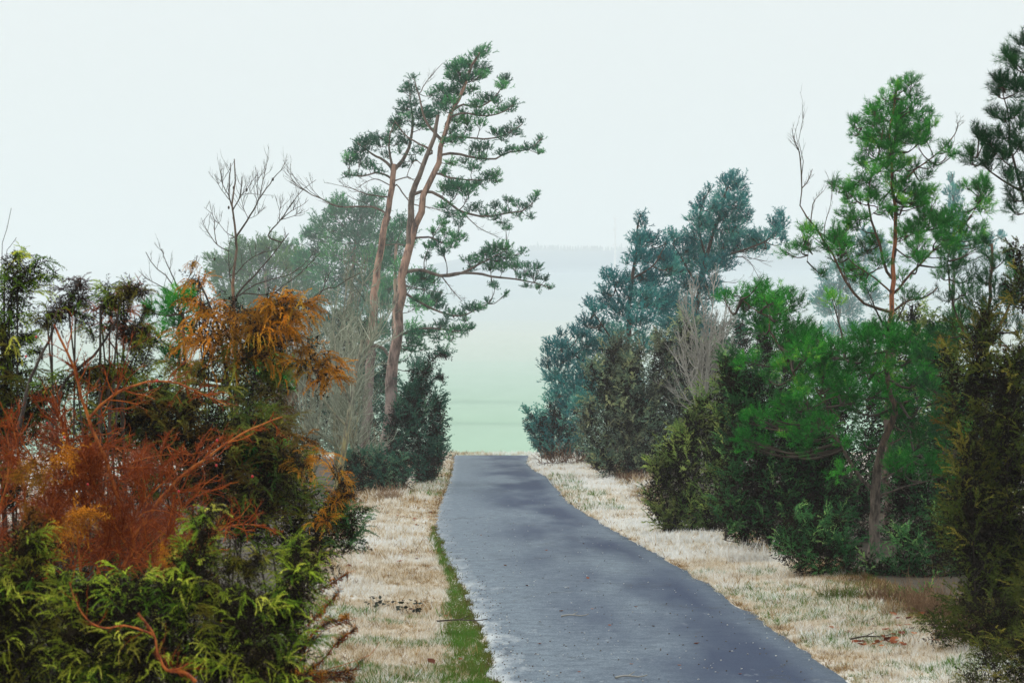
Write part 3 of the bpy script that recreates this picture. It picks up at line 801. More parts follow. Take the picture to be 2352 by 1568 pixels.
    mck = n.new('ShaderNodeMixRGB'); mck.inputs[2].default_value = (0.03, 0.035, 0.04, 1); l.new(mk.outputs[0], mck.inputs[0]); l.new(m2.outputs[0], mck.inputs[1])
    # scattered light stones in the wearing course
    vo = n.new('ShaderNodeTexVoronoi'); vo.inputs['Scale'].default_value = 16.0; tc = n.new('ShaderNodeTexCoord'); l.new(tc.outputs['Object'], vo.inputs['Vector'])
    rv = ramp(n, [(0.05, (1, 1, 1)), (0.11, (0, 0, 0))]); l.new(vo.outputs['Distance'], rv.inputs[0])
    gate = noise(n, l, 7.0, 2.0); rg = ramp(n, [(0.56, (0, 0, 0)), (0.62, (0.7, 0.7, 0.7))]); l.new(gate.outputs[0], rg.inputs[0])
    mg = n.new('ShaderNodeMath'); mg.operation = 'MULTIPLY'; l.new(rv.outputs[0], mg.inputs[0]); l.new(rg.outputs[0], mg.inputs[1])
    m3 = n.new('ShaderNodeMixRGB'); m3.inputs[2].default_value = (0.55, 0.56, 0.56, 1)
    l.new(mg.outputs[0], m3.inputs[0]); l.new(mck.outputs[0], m3.inputs[1])
    l.new(m3.outputs[0], b.inputs['Base Color'])
    b.inputs['Roughness'].default_value = 0.75; b.inputs['Specular IOR Level'].default_value = 0.24
    bp = n.new('ShaderNodeBump'); bp.inputs['Strength'].default_value = 0.35; bp.inputs['Distance'].default_value = 0.01
    l.new(fine.outputs[0], bp.inputs['Height']); l.new(bp.outputs[0], b.inputs['Normal'])
    return m
M['road'] = road_mat()
g = Geo()
yy = np.concatenate([[-20.0, -5.0], YS])
slopeL = (EL[6] - EL[0]) / (YS[6] - YS[0]); slopeR = (ER[6] - ER[0]) / (YS[6] - YS[0])
el = np.concatenate([EL[0] + slopeL * (np.array([-20.0, -5.0]) - 5), EL]); er = np.concatenate([ER[0] + slopeR * (np.array([-20.0, -5.0]) - 5), ER])
jl = (vnoise(yy * 0, yy, 0.5, 11) - 0.5) * 0.10 + (vnoise(yy * 0, yy, 0.17, 12) - 0.5) * 0.10
jr = (vnoise(yy * 0, yy, 0.6, 13) - 0.5) * 0.08 + (vnoise(yy * 0, yy, 0.2, 14) - 0.5) * 0.07
U = np.array([0.0, 0.004, 0.03, 0.08, 0.15, 0.25, 0.4, 0.55, 0.7, 0.85, 0.94, 0.996, 1.0])
xx = (el + jl)[:, None] * (1 - U) + (er + jr)[:, None] * U
zz = np.broadcast_to(0.012 * np.sin(U * np.pi), xx.shape).copy(); zz[:, 0] = -0.03; zz[:, -1] = -0.03
v = np.stack([xx, np.broadcast_to(yy[:, None], xx.shape), zz], -1).reshape(-1, 3)
nx = len(U); i = np.arange(len(yy) - 1)[:, None] * nx + np.arange(nx - 1)[None]
q = np.stack([i, i + 1, i + nx + 1, i + nx], -1).reshape(-1, 4)
g.add(v, np.concatenate([q[:, [0, 1, 2]], q[:, [0, 2, 3]]]), np.tile(U, len(yy)))
tag(g.build('road', M['road']), kind='structure')

# ------------------------------------------------------------------ grass on the verges
M['grass_dry'] = leaf_mat('grass_dry', [(0, (0.13, 0.075, 0.03)), (0.28, (0.42, 0.27, 0.11)), (0.5, (0.66, 0.56, 0.40)), (0.75, (0.80, 0.77, 0.69)), (1, (0.88, 0.89, 0.87))], translucent=0.25, rough=0.7)
M['grass_green'] = leaf_mat('grass_green', [(0, (0.10, 0.075, 0.02)), (0.35, (0.13, 0.17, 0.03)), (0.7, (0.075, 0.20, 0.025)), (1, (0.17, 0.33, 0.05))], translucent=0.35)
rng = np.random.default_rng(77)
dry, green = Geo(), Geo()
B_NEAR, B_FAR = blade_temps(10, 0.085, 60, 1.3), blade_temps(8, 0.16, 66, 1.2)
def grass_band(y0, y1, x0, x1, per_m2, temps, size):
    n = int(per_m2 * (y1 - y0) * (x1 - x0))
    x, y = rng.uniform(x0, x1, n), rng.uniform(y0, y1, n)
    d, side = off_road(x, y)
    k = (d > -0.02) & (d < 2.3 + np.clip((y - 50) / 30, 0, 1) * 2.0) & (rng.uniform(size=n) > np.where((side > 0) & (y < 32), 0.30, 0.72) * litter_amount(x, y))
    x, y, d, side = x[k], y[k], d[k], side[k]
    patch = vnoise(x, y, 1.1, 21) * 0.6 + vnoise(x, y, 0.35, 22) * 0.4
    frost = vnoise(x, y, 2.3, 23)
    # green: a strip along the left road edge close by, scattered tufts elsewhere
    strip = (side < 0) & (d < 0.10 + 0.06 * (y < 38) + 0.34 * np.clip((27 - y) / 9, 0, 1) * (0.6 + 0.8 * vnoise(x, y, 0.5, 24)))
    strip &= (y < 40) & (rng.uniform(size=len(x)) < 0.35 + 0.65 * np.clip(1.2 - d / 0.45, 0, 1))
    far_l = (side < 0) & (y > 54) & (y < 80) & (d < 1.0)
    far_r = (side > 0) & (y > 46) & (y < 72) & (d < 0.75 + 0.5 * vnoise(x, y, 1.5, 25))
    near_mix = (side < 0) & (y < 24) & (patch > 0.53)
    mix_r = (side > 0) & (y < 30) & (patch > 0.52)
    isg = strip | ((far_l | far_r) & (patch > 0.3) & (rng.uniform(size=len(x)) < 0.42)) | near_mix & (rng.uniform(size=len(x)) < 0.55) | mix_r & (rng.uniform(size=len(x)) < 0.45)
    z = ground_height(x, y)
    up = norm(np.stack([rng.normal(0, .25, len(x)), rng.normal(0, .25, len(x)), np.ones(len(x))], -1))
    pos = np.stack([x, y, z], -1)
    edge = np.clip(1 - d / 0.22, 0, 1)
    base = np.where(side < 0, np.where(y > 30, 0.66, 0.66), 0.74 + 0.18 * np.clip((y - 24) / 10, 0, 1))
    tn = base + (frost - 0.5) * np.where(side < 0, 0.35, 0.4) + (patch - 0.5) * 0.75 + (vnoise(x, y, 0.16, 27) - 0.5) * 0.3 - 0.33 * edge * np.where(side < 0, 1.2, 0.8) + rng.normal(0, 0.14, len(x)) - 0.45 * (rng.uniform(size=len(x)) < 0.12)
    tn = tn - 0.5 * litter_amount(x, y)
    tn = np.where(side < 0, tn + 0.10 * np.clip((d - 0.9) / 1.0, 0, 1), tn)
    h = size * (0.5 + 0.9 * patch) * np.where(vnoise(x, y, 0.28, 28) > 0.74, 1.7, 1.0) * rng.uniform(0.7, 1.3, len(x))
    h = h * np.where(d < 0.15, 0.75, 1.0) * (1 + 0.9 * np.clip((d - 2.0) / 1.5, 0, 1))
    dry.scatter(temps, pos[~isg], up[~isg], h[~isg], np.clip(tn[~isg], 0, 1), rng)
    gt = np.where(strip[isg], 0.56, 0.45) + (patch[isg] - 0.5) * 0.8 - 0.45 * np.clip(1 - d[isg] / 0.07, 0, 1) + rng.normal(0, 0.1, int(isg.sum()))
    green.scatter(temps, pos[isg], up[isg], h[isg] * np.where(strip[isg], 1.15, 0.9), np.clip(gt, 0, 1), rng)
grass_band(15.5, 22, -4.2, 7.0, 620, B_NEAR, 0.075)
grass_band(22, 32, -4.5, 8.0, 420, B_NEAR, 0.085)
grass_band(32, 50, -5.5, 8.5, 200, B_FAR, 0.10)
grass_band(50, 80, -7.0, 9.0, 90, B_FAR, 0.13)
grass_band(80, 111, -9.0, 12.0, 40, B_FAR, 0.16)
tag(dry.build('dry_grass', M['grass_dry']), 'dry straw coloured grass touched with white frost on both verges', 'grass', kind='stuff')
tag(green.build('green_grass', M['grass_green']), 'short green grass in a strip along the asphalt edge', 'grass', kind='stuff')

# ------------------------------------------------------------------ trees: left side, far to near
def Z7(pts): return [(1646 + q[0] * .42, 75.3 + q[1] * .42) + tuple(q[2:]) for q in pts]
def Z4(pts): return [(658.5 + q[0] * .42, 75.3 + q[1] * .42) + tuple(q[2:]) for q in pts]
def Z5(pts): return [(658.5 + q[0] * .30, 705.5 + q[1] * .30) + tuple(q[2:]) for q in pts]
def Z3(pts): return [(423.3 + q[0] * .24, 329.3 + q[1] * .24) + tuple(q[2:]) for q in pts]
def Z1(pts): return [(q[0] * .36, 517.4 + q[1] * .36) + tuple(q[2:]) for q in pts]
def Z2(pts): return [(q[0] * .36, 1003.8 + q[1] * .36) + tuple(q[2:]) for q in pts]
def ZR(pts): return [(1599 + q[0] * .36, 658.4 + q[1] * .36) + tuple(q[2:]) for q in pts]
def CL(f, s, pts): return [f([q[:2]])[0] + (q[2] * s,) + tuple(q[3:]) for q in pts]

# main pine beside the road
cluster_tree('scots_pine', 'tallest pine with two leaning orange stems and boughs reaching over the road', 'pine', 85,
    [(884, 1072), (886, 1030), (893, 960), (905, 850), (915, 740), (924, 650), (933, 595), (957, 510), (979, 440), (1004, 372), (1019, 310), (1043, 250), (1064, 205), (1084, 155), (1104, 120)], (16, 2.5),
    CL(Z4, .42, [(1080, 100, 42), (1040, 130, 45), (1000, 160, 52), (960, 165, 45), (890, 185, 28), (1070, 190, 45), (940, 210, 52), (1010, 225, 55), (1060, 240, 36), (900, 240, 40), (960, 265, 52), (880, 300, 45), (930, 315, 48), (1010, 300, 42), (840, 320, 38), (790, 330, 32), (860, 360, 48), (900, 390, 42), (820, 390, 42), (870, 430, 36),
       (1190, 270, 32), (1180, 310, 36), (1130, 350, 42), (1080, 360, 34), (1040, 400, 40), (1150, 395, 28), (1240, 380, 34), (1220, 410, 34), (1180, 420, 34), (1120, 440, 28), (1060, 450, 34), (960, 430, 34), (990, 480, 40), (930, 480, 42), (900, 520, 34), (1060, 510, 30), (1000, 530, 28),
       (1280, 490, 30), (1240, 515, 38), (1200, 550, 38), (1150, 555, 34), (1260, 555, 28), (1180, 590, 24), (900, 580, 38), (950, 590, 42), (870, 600, 28),
       (1390, 580, 22), (1360, 610, 26), (1320, 640, 30), (1270, 650, 32), (1220, 650, 28), (1380, 660, 22), (1180, 670, 28), (1050, 640, 40), (1100, 625, 28), (1000, 650, 26), (1060, 700, 34), (1020, 750, 38), (960, 700, 28), (1080, 680, 30), (900, 700, 30),
       (860, 770, 34), (1140, 780, 38), (1100, 800, 36), (1060, 820, 36), (1010, 830, 34), (1150, 810, 22), (900, 820, 46), (860, 850, 42), (940, 860, 46), (990, 890, 38), (900, 890, 28), (1030, 840, 30),
       (1365, 890, 14), (1345, 930, 16), (1300, 960, 26), (1260, 940, 28), (1210, 930, 26), (1200, 980, 32), (1140, 960, 32), (1100, 990, 32), (1050, 970, 28), (1330, 1005, 16), (1180, 1040, 26), (1200, 1070, 24), (1000, 970, 24), (960, 1010, 28), (1260, 1000, 24), (1140, 1020, 24),
       (860, 960, 32), (900, 1000, 36), (940, 1060, 30), (840, 1040, 34), (800, 1090, 28), (870, 1090, 40), (940, 1130, 40), (820, 1150, 38), (900, 1170, 40), (860, 1210, 30), (780, 1180, 28), (760, 1230, 22),
       (1190, 1185, 44), (1130, 1190, 44), (1090, 1220, 44), (1160, 1240, 46), (1220, 1230, 38), (1040, 1250, 42), (1110, 1280, 46), (1180, 1290, 42), (1250, 1270, 38), (1290, 1210, 22), (1300, 1290, 34), (1370, 1280, 28), (1350, 1330, 34), (1280, 1340, 28), (1410, 1350, 24), (1440, 1390, 18), (1380, 1390, 24), (1310, 1390, 22), (990, 1240, 32), (1000, 1290, 30), (1140, 1400, 22), (1190, 1430, 18), (1120, 1370, 18),
       (740, 1340, 38), (800, 1360, 38), (700, 1360, 28), (760, 1400, 28), (820, 1450, 30), (720, 1470, 34), (780, 1490, 30), (850, 1500, 28), (900, 1530, 32), (950, 1540, 36), (1000, 1510, 36), (1050, 1510, 34), (1100, 1475, 24), (980, 1570, 30), (880, 1560, 26)]) +
    CL(Z5, .30, [(1290, 170, 55), (1360, 180, 50), (1410, 160, 36), (1180, 150, 55), (1100, 180, 50), (1230, 210, 50), (1050, 200, 48), (980, 200, 46), (1150, 240, 38), (1250, 250, 26), (940, 260, 50), (1000, 290, 48), (900, 320, 46), (960, 340, 38), (1040, 320, 30)]),
    'pine_old', 'bark_old', T_PINE_FAR, 0.23, 2.2, 101,
    limbs=[([(940, 565), (943, 500), (948, 440), (964, 400), (984, 350), (998, 310), (1006, 265)], 9, 4),
           (Z4([(905, 430), (960, 395), (1050, 405), (1130, 360), (1190, 280)]), 3, 1), (Z4([(880, 480), (960, 440), (1080, 455), (1180, 435), (1240, 395)]), 3, 1),
           (Z4([(860, 580), (960, 570), (1080, 582), (1180, 565), (1290, 500)]), 3, 1), (Z4([(845, 670), (950, 665), (1060, 690), (1150, 687), (1200, 655), (1320, 640), (1395, 575)]), 3.5, 1),
           (Z4([(822, 770), (900, 795), (1000, 805), (1080, 805), (1150, 780)]), 3, 1), (Z4([(700, 880), (735, 868), (790, 872), (850, 900), (940, 970), (1080, 1003), (1200, 985), (1300, 970), (1368, 900)]), 4, 1),
           (Z4([(720, 1120), (790, 1120), (860, 1150), (940, 1130)]), 3, 1), (Z4([(668, 1302), (760, 1302), (850, 1330), (960, 1312), (1080, 1250), (1190, 1195)]), 5, 1.2),
           (Z4([(850, 1328), (1000, 1312), (1150, 1335), (1300, 1355), (1435, 1390)]), 4, 1), (Z4([(640, 1420), (740, 1480), (850, 1530), (960, 1545), (1100, 1480)]), 3.5, 1),
           (Z5([(880, 215), (1000, 165), (1150, 165), (1300, 185), (1420, 165)]), 3.5, 1), (Z4([(830, 570), (760, 480), (725, 350), (695, 250)]), 4, 1), (Z4([(800, 650), (720, 605), (650, 560), (590, 480)]), 3, 1)],
    bare=[(Z4([(960, 980), (1050, 1065), (1140, 1110)]), 1.6, .6), (Z4([(850, 1335), (900, 1400), (960, 1470)]), 1.6, .6), (Z4([(700, 700), (660, 790), (740, 800)]), 1.3, .5), (Z4([(730, 330), (770, 260), (850, 170)]), 1.3, .5), (Z4([(640, 1380), (700, 1395), (850, 1420)]), 1.6, .6), (Z5([(840, 640), (890, 660), (945, 695)]), 2, .7)],
    depth=0.35, flat=0.62, tint=0.5, up=0.7)

cluster_tree('scots_pine', 'second tall pine with a crooked bare top just behind the leaning twin stemmed pine', 'pine', 91,
    [(836, 1061), (840, 990), (845, 900), (849, 830), (853, 770), (861, 690), (871, 605), (884, 525), (896, 455), (904, 400), (906, 378)], (12.5, 6),
    CL(Z4, .42, [(400, 590, 45), (440, 610, 40), (370, 640, 40), (345, 700, 36), (400, 690, 46), (430, 640, 40), (460, 590, 34), (490, 560, 28), (350, 725, 32), (440, 720, 34), (320, 775, 20), (360, 785, 24), (400, 780, 18), (500, 610, 36), (540, 570, 38), (580, 530, 42), (600, 480, 42), (560, 600, 30), (590, 490, 30), (480, 750, 26), (520, 770, 22), (540, 660, 24),
       (690, 245, 22), (670, 280, 30), (650, 330, 34), (690, 330, 30), (630, 380, 30), (660, 420, 36), (700, 400, 34), (640, 440, 30), (670, 480, 32), (700, 520, 24), (640, 560, 34), (610, 600, 34), (650, 600, 26), (620, 660, 26), (700, 640, 26), (740, 470, 46), (770, 440, 46), (760, 520, 46), (800, 470, 34), (680, 700, 22), (740, 650, 24), (630, 730, 22)]),
    'pine_old', 'bark_old', T_PINE_FAR, 0.23, 1.9, 102,
    limbs=[(Z4([(575, 742), (535, 700), (470, 665), (385, 600)]), 4.5, 1), (Z4([(575, 800), (500, 765), (410, 785), (315, 772)]), 3, 1), (Z4([(592, 742), (640, 690), (680, 590), (690, 480), (680, 400), (668, 260)]), 5, 1), (Z4([(580, 745), (560, 640), (565, 560), (590, 490)]), 3.5, 1), (Z4([(590, 810), (660, 790), (700, 810)]), 2, .8),
           (Z5([(645, 290), (700, 300), (745, 320), (775, 370)]), 5, 3), (Z5([(490, 815), (530, 808), (570, 820)]), 2.6, 2.2)],
    bare=[(Z4([(560, 1000), (480, 955), (400, 950), (280, 950), (200, 912), (110, 870), (15, 800)]), 3.2, .6), (Z4([(565, 900), (450, 885), (350, 850), (265, 830)]), 2.2, .5), (Z4([(570, 1000), (520, 1150), (600, 1155), (680, 1170)]), 2.2, .8), (Z4([(600, 830), (680, 930), (800, 960), (900, 985)]), 2, .6), (Z4([(575, 840), (480, 800), (380, 850)]), 1.6, .5)],
    depth=0.4, flat=0.7, tint=0.30, up=0.6)

for nm, d, tr, cl, seed, leaf in (
    ('rounded pine crown pale lime green on top behind the leafless snag', 270, [(600, 1034), (602, 900), (606, 760), (610, 620)], [(560, 580, 26), (590, 570, 28), (620, 565, 30), (650, 570, 28), (680, 585, 26), (600, 600, 34), (640, 605, 34), (680, 620, 32), (560, 620, 32), (530, 590, 22), (520, 620, 26), (500, 640, 22), (560, 660, 36), (610, 650, 36), (660, 660, 36), (510, 670, 28), (540, 700, 34), (600, 700, 36), (660, 705, 36), (700, 640, 26), (710, 680, 30), (600, 745, 38), (660, 750, 36), (550, 740, 30), (490, 600, 14), (545, 555, 14)], 103, 'pine_lime'),
    ('grey green pine mass with ragged top seen between the snag and the two tall pines', 230, [(800, 1032), (800, 850), (805, 700), (815, 540)], [(770, 500, 24), (800, 490, 26), (830, 500, 30), (860, 490, 26), (740, 520, 22), (720, 545, 20), (755, 545, 30), (790, 535, 34), (830, 545, 36), (870, 540, 30), (725, 580, 26), (765, 585, 36), (810, 590, 38), (860, 590, 36), (700, 600, 22), (745, 625, 34), (800, 640, 40), (850, 640, 36), (760, 680, 38), (820, 690, 40), (780, 470, 18), (840, 465, 22), (870, 455, 18), (690, 560, 12), (705, 535, 12), (870, 690, 36), (750, 740, 36), (820, 745, 38), (760, 480, 14)], 104, 'pine_old'),
    ('dusky pine crown showing between the two tall pine trunks', 170, [(905, 1036), (905, 800), (910, 560)], [(900, 520, 22), (925, 515, 24), (895, 550, 28), (930, 550, 26), (900, 585, 28), (880, 610, 26), (915, 620, 26), (890, 660, 30), (880, 700, 28), (960, 650, 28), (990, 690, 28), (985, 640, 22), (965, 700, 26), (880, 760, 30), (890, 820, 30), (950, 760, 26), (880, 880, 28), (960, 840, 24)], 105, 'pine_old')):
    cluster_tree('background_pine', nm, 'pine', d, tr, (9, 3), cl, leaf, 'bark_old', T_PINE_FAR, 0.38 * d / 130, 2.6, seed, depth=0.8, flat=0.9, tint=0.45, group='hazy pines behind the left hand thicket')

# dark junipers beside the pine, at the road edge
juniper('juniper', 'dark column juniper at the road edge whose thin top hooks over sideways', 63,
    [([(925, 1108), (930, 1000), (940, 890)], 36), ([(960, 1112), (962, 1000), (968, 870)], 40), ([(992, 1108), (996, 1000), (1000, 895)], 30), ([(1004, 1075), (1008, 990), (1006, 915)], 18), ([(950, 920), (975, 860), (998, 822), (1020, 812), (1029, 832)], 15), ([(960, 920), (985, 880), (1010, 862), (1018, 880)], 11), ([(905, 1090), (905, 1000), (912, 930)], 26), ([(945, 1000), (950, 900), (960, 840)], 24), ([(975, 1100), (985, 1060), (1000, 1030)], 30)],
    'jun_teal', T_SPRAY_FAR, 0.26, 1.5, 110, droop=0.05, tint=0.38)
juniper('juniper', 'low spreading dark juniper in front of the two tall pine trunks', 57,
    [([(835, 1128), (832, 1090), (828, 1035)], 34), ([(870, 1130), (870, 1095), (866, 1050)], 36), ([(905, 1130), (905, 1100), (912, 1065)], 30), ([(800, 1125), (806, 1090), (808, 1040)], 26), ([(925, 1122), (930, 1105), (936, 1085)], 16), ([(850, 1128), (880, 1110), (900, 1090)], 26)],
    'jun_teal', T_SPRAY_FAR, 0.24, 1.5, 111, droop=0.1, tint=0.55)

# leafless, lichen covered trees behind the near hedge
GB = 'leafless lichen grey trees in the left hand thicket'
bare_tree('bare_tree', 'crooked leafless tree with a yellow lichen covered trunk in front of the pine trunks', 56,
    [([(772, 1133), (780, 1090), (793, 1010), (806, 930), (818, 850), (832, 780)], 8, 3.5), ([(806, 925), (780, 870), (770, 800), (764, 730)], 3.5, 1.2), ([(818, 850), (850, 790), (866, 760), (880, 720)], 3, 1), ([(798, 980), (760, 940), (720, 880), (690, 840)], 3, 1), ([(790, 1040), (740, 1000), (700, 985)], 2.4, 1)],
    'twig_grey', 'bark_lichen', 120, twigs=18, kids=3, levels=2, length=(60, 130), tr=0.5, rad=1.7, group=GB, tint=0.55)
for k, (lab, d, x, y0, x1, y1, sp) in enumerate((
    ('tall leafless tree of fine upright grey twigs just left of the crooked bare pine', 66, 775, 1105, 800, 560, 46),
    ('leafless bushy tree with tangled olive grey twigs above the orange juniper', 60, 715, 1120, 735, 600, 56),
    ('leafless sapling thicket of brownish grey stems crossing behind the snag', 64, 655, 1110, 670, 640, 52),
    ('leafless pale grey sapling standing close to the yellow lichen trunk', 58, 812, 1125, 822, 700, 30))):
    r = np.random.default_rng(300 + k)
    st = [([(x, y0), (x + r.uniform(-8, 8), y0 * .6 + y1 * .4), (x1, y1 + 60)], 3.6, 1.0)]
    for q in range(8):
        a = r.uniform(-1, 1)
        st.append(([(x + 0.1 * a * sp, y0 - 10), (x + a * sp * 0.6, y0 * .55 + y1 * .45, a), (x1 + a * sp * 1.3, y1 + r.uniform(10, 200), r.uniform(-1.4, 1.4))], 2.4, 0.6))
    bare_tree('bare_tree', lab, d, st, 'twig_grey' if k != 2 else 'twig_brown', 'bark_lichen' if k != 2 else 'bark_dark', 121 + k, twigs=17, kids=4, levels=2, length=(40, 115), group=GB, up=0.22, spread=1.0, tint=(0.5, 0.45, 0.35, 0.62)[k], t0=0.15, rad=1.45)

juniper('juniper', 'dusky evergreen juniper mass glimpsed through the leafless thicket', 98,
    [([(660, 1050), (655, 850), (650, 700)], 40), ([(720, 1050), (725, 850), (720, 680)], 44), ([(780, 1050), (780, 850), (785, 700)], 44), ([(840, 1050), (838, 900), (835, 720)], 44), ([(600, 1050), (600, 850), (590, 720)], 44), ([(890, 1050), (890, 950), (885, 820)], 36)],
    'jun_teal', T_SPRAY_FAR, 0.38, 1.2, 118, tint=0.55)
# leafless snag
rs = np.random.default_rng(41)
snag = bare_tree('dead_pine', 'slender leafless dead pine with a peeling orange stem and a few small cones', 36,
    [([(548, 1237), (545, 900), (539, 690)] + Z3([(475, 1250), (490, 1000), (490, 850), (465, 620), (478, 400), (478, 150)]), 8.10, 1.12),
     (Z3([(462, 640), (430, 500), (436, 340), (445, 190)]), 1.87, 0.84), (Z3([(430, 505), (370, 400), (350, 300), (352, 190)]), 1.15, 0.42), (Z3([(470, 630), (535, 505), (545, 400), (548, 320)]), 1.58, 0.70), (Z3([(415, 520), (330, 400), (300, 290)]), 0.94, 0.35),
     (Z3([(500, 890), (620, 710), (715, 540), (850, 340), (925, 260), (985, 155)]), 2.45, 0.56), (Z3([(712, 545), (695, 410), (718, 290)]), 1.01, 0.35), (Z3([(715, 540), (750, 370), (805, 135)]), 1.22, 0.42), (Z3([(540, 495), (620, 480), (720, 490), (860, 500)]), 0.72, 0.28), (Z3([(530, 510), (600, 440), (655, 350)]), 0.86, 0.35),
     (Z3([(500, 1460), (620, 1320), (780, 1140), (890, 1010), (1000, 860)]), 2.59, 0.70), (Z3([(800, 885), (920, 735), (1110, 470), (1260, 350)]), 1.87, 0.49), (Z3([(920, 735), (1020, 650), (1130, 590), (1190, 540)]), 1.15, 0.35), (Z3([(910, 735), (1060, 690), (1140, 640)]), 1.01, 0.35), (Z3([(910, 730), (915, 640), (945, 550)]), 0.86, 0.28),
     (Z3([(440, 1300), (425, 1050), (450, 900)]), 1.30, 0.56), (Z3([(420, 1030), (310, 965), (200, 800), (160, 710)]), 1.30, 0.35), (Z3([(310, 965), (290, 850), (278, 700), (190, 610)]), 1.15, 0.35), (Z3([(480, 900), (400, 850), (330, 760), (310, 720)]), 1.01, 0.35),
     (Z3([(505, 1470), (700, 1345), (980, 1265), (1120, 1180), (1230, 1060)]), 1.73, 0.42), (Z3([(490, 1250), (600, 1130), (720, 1060), (890, 1010)]), 1.30, 0.56), (Z3([(610, 720), (560, 600), (570, 520)]), 0.86, 0.28), (Z3([(620, 720), (690, 690), (715, 660)]), 0.72, 0.35),
     (Z3([(820, 1440), (980, 1340), (1150, 1200), (1300, 1050)]), 1.58, 0.56), (Z3([(1180, 1550), (1330, 1400), (1440, 1380), (1540, 1320), (1680, 1240)]), 1.87, 0.70), (Z3([(1190, 1550), (1260, 1450), (1330, 1390), (1350, 1300)]), 1.30, 0.49)],
    'twig_dark', 'bark_bare', 130, twigs=6, kids=3, levels=1, length=(18, 55), up=0.5, spread=0.5, tint=0.5, t0=0.3, rad=0.7, wiggle=0.2)
for cx, cyy in ((425, 615), (597, 445), (472, 425), (848, 345), (290, 1108), (715, 1395)):
    q = Z3([(cx, cyy)])[0]; c = P(q[0], q[1], 36)
    g = Geo()
    for a in range(5):
        z = np.linspace(-0.028, 0.028, 2)
        g.tubes(np.array([[c + [0, 0, -0.028 + a * 0.011], c + [0, 0, -0.014 + a * 0.011]]]), 0.022 * math.sin(0.6 + a * 0.45), 0.013 * math.sin(0.6 + a * 0.45), 8, 0.2)
    g.build('cone', M['twig_dark'], nearest_part(snag, c, ('branch', 'trunk')))

bare_tree('bare_shrub', 'thin leafless shrub with forked dark twigs left of the dying orange juniper', 27,
    [(Z1([(1150, 1250), (1140, 700), (1130, 450), (1060, 330), (980, 260), (930, 170)]), 3.2, .7), (Z1([(1130, 450), (1010, 380), (950, 350), (920, 330)]), 2, .5), (Z1([(1140, 420), (1090, 300), (1050, 210), (1030, 150)]), 1.8, .5), (Z1([(1135, 460), (1180, 380), (1250, 250)]), 1.8, .5)],
    'twig_dark', 'bark_dark', 131, twigs=6, kids=3, levels=1, length=(25, 60), up=0.5, t0=0.45, rad=.7)

cluster_tree('young_pine', 'small bright green pine half hidden behind the dying orange juniper', 'pine', 26, [(440, 1340), (440, 1000), (425, 820), (420, 720)], (7, 3),
    CL(Z1, .36, [(1020, 500, 45), (1010, 570, 50), (1060, 620, 55), (1100, 560, 55), (1160, 530, 70), (1200, 580, 70), (1150, 620, 60), (1230, 520, 50), (1060, 720, 60), (1120, 760, 70), (1200, 700, 60), (1180, 440, 40), (1130, 470, 40), (1090, 830, 60), (1160, 850, 60), (1080, 1080, 60), (1040, 1140, 50), (1700, 900, 70), (1780, 940, 70), (1750, 1000, 60), (1720, 830, 50)]),
    'pine_bright', 'bark_front', T_PINE_MID, 0.17, 1.5, 132, depth=0.5, tint=0.4)

# ------------------------------------------------------------------ near hedge on the left
juniper('juniper', 'shaggy yellow green juniper cut off by the picture edge with hanging threads of foliage', 14.5,
    [([(5, 960), (18, 800), (28, 610)], 46), ([(20, 700), (55, 630), (98, 592)], 38), ([(40, 660), (90, 640), (128, 640)], 20), ([(0, 1000), (5, 850), (10, 720)], 40), ([(30, 820), (60, 770), (84, 800)], 24), ([(10, 640), (30, 600), (48, 575)], 24), ([(-40, 1000), (-50, 800), (-40, 650)], 55)],
    'jun_near', T_SPRAY_HANG, 0.15, 1.6, 140, rs=1.0, droop=0.42, tint=0.40, lift=0.25,
    dead=[([(10, 870), (20, 840), (28, 800)], 18), ([(60, 810), (80, 805), (100, 820)], 12)], dead_leaf='jun_plum', dead_label='withered plum brown tufts', foot=20)
bare_tree('bare_shoot', 'two bare upright shoots sticking out above the shaggy yellow green juniper', 15.5, [([(8, 1300), (8, 800), (6, 590), (14, 530), (26, 478)], 2, .6), ([(10, 800), (12, 600), (28, 560), (38, 545)], 1.4, .5)], 'twig_dark', 'bark_dark', 141, join=False, twigs=2, kids=1, levels=1, length=(10, 25), t0=.7, rad=.5)
juniper('juniper', 'forked old juniper with plum brown and dark red dead tops on two bare stems', 13.5,
    [(Z1([(300, 600), (330, 560), (280, 590)]), 26), (Z1([(330, 620), (280, 640), (220, 590)]), 18), (Z1([(440, 560), (520, 470), (560, 500)]), 22), (Z1([(480, 600), (560, 640), (590, 720)]), 22), (Z1([(640, 520), (690, 460), (680, 360)]), 22), (Z1([(760, 500), (850, 440), (960, 420)]), 26), (Z1([(700, 480), (800, 440), (880, 430)]), 28), (Z1([(800, 960), (880, 760), (920, 640)]), 26), (Z1([(900, 940), (940, 800), (980, 690)]), 22), (Z1([(840, 800), (900, 600), (960, 520)]), 20), (Z1([(420, 980), (600, 900), (740, 900)]), 24), (Z1([(560, 960), (720, 960), (900, 920)]), 30), (Z1([(300, 1040), (460, 1000), (600, 960)]), 30)],
    'jun_near', T_SPRAY_HANG, 0.13, 1.3, 142, rs=1.0, droop=0.38, tint=0.42, lift=0.3, foot=180, depth=0.8,
    dead=[(Z1([(360, 620), (430, 500), (510, 350)]), 30), (Z1([(330, 560), (370, 540), (400, 480)]), 22), (Z1([(470, 420), (500, 380), (520, 350)]), 13)], dead_leaf='jun_plum', dead_label='withered plum brown top',
    stems=[(Z1([(120, 1300), (190, 1000), (260, 830), (320, 720), (350, 620), (420, 500)]), 5, 2), (Z1([(330, 1300), (400, 1020), (520, 900), (620, 800), (700, 690), (770, 540)]), 5, 2), (Z1([(700, 740), (780, 850), (850, 930)]), 2, 1)])
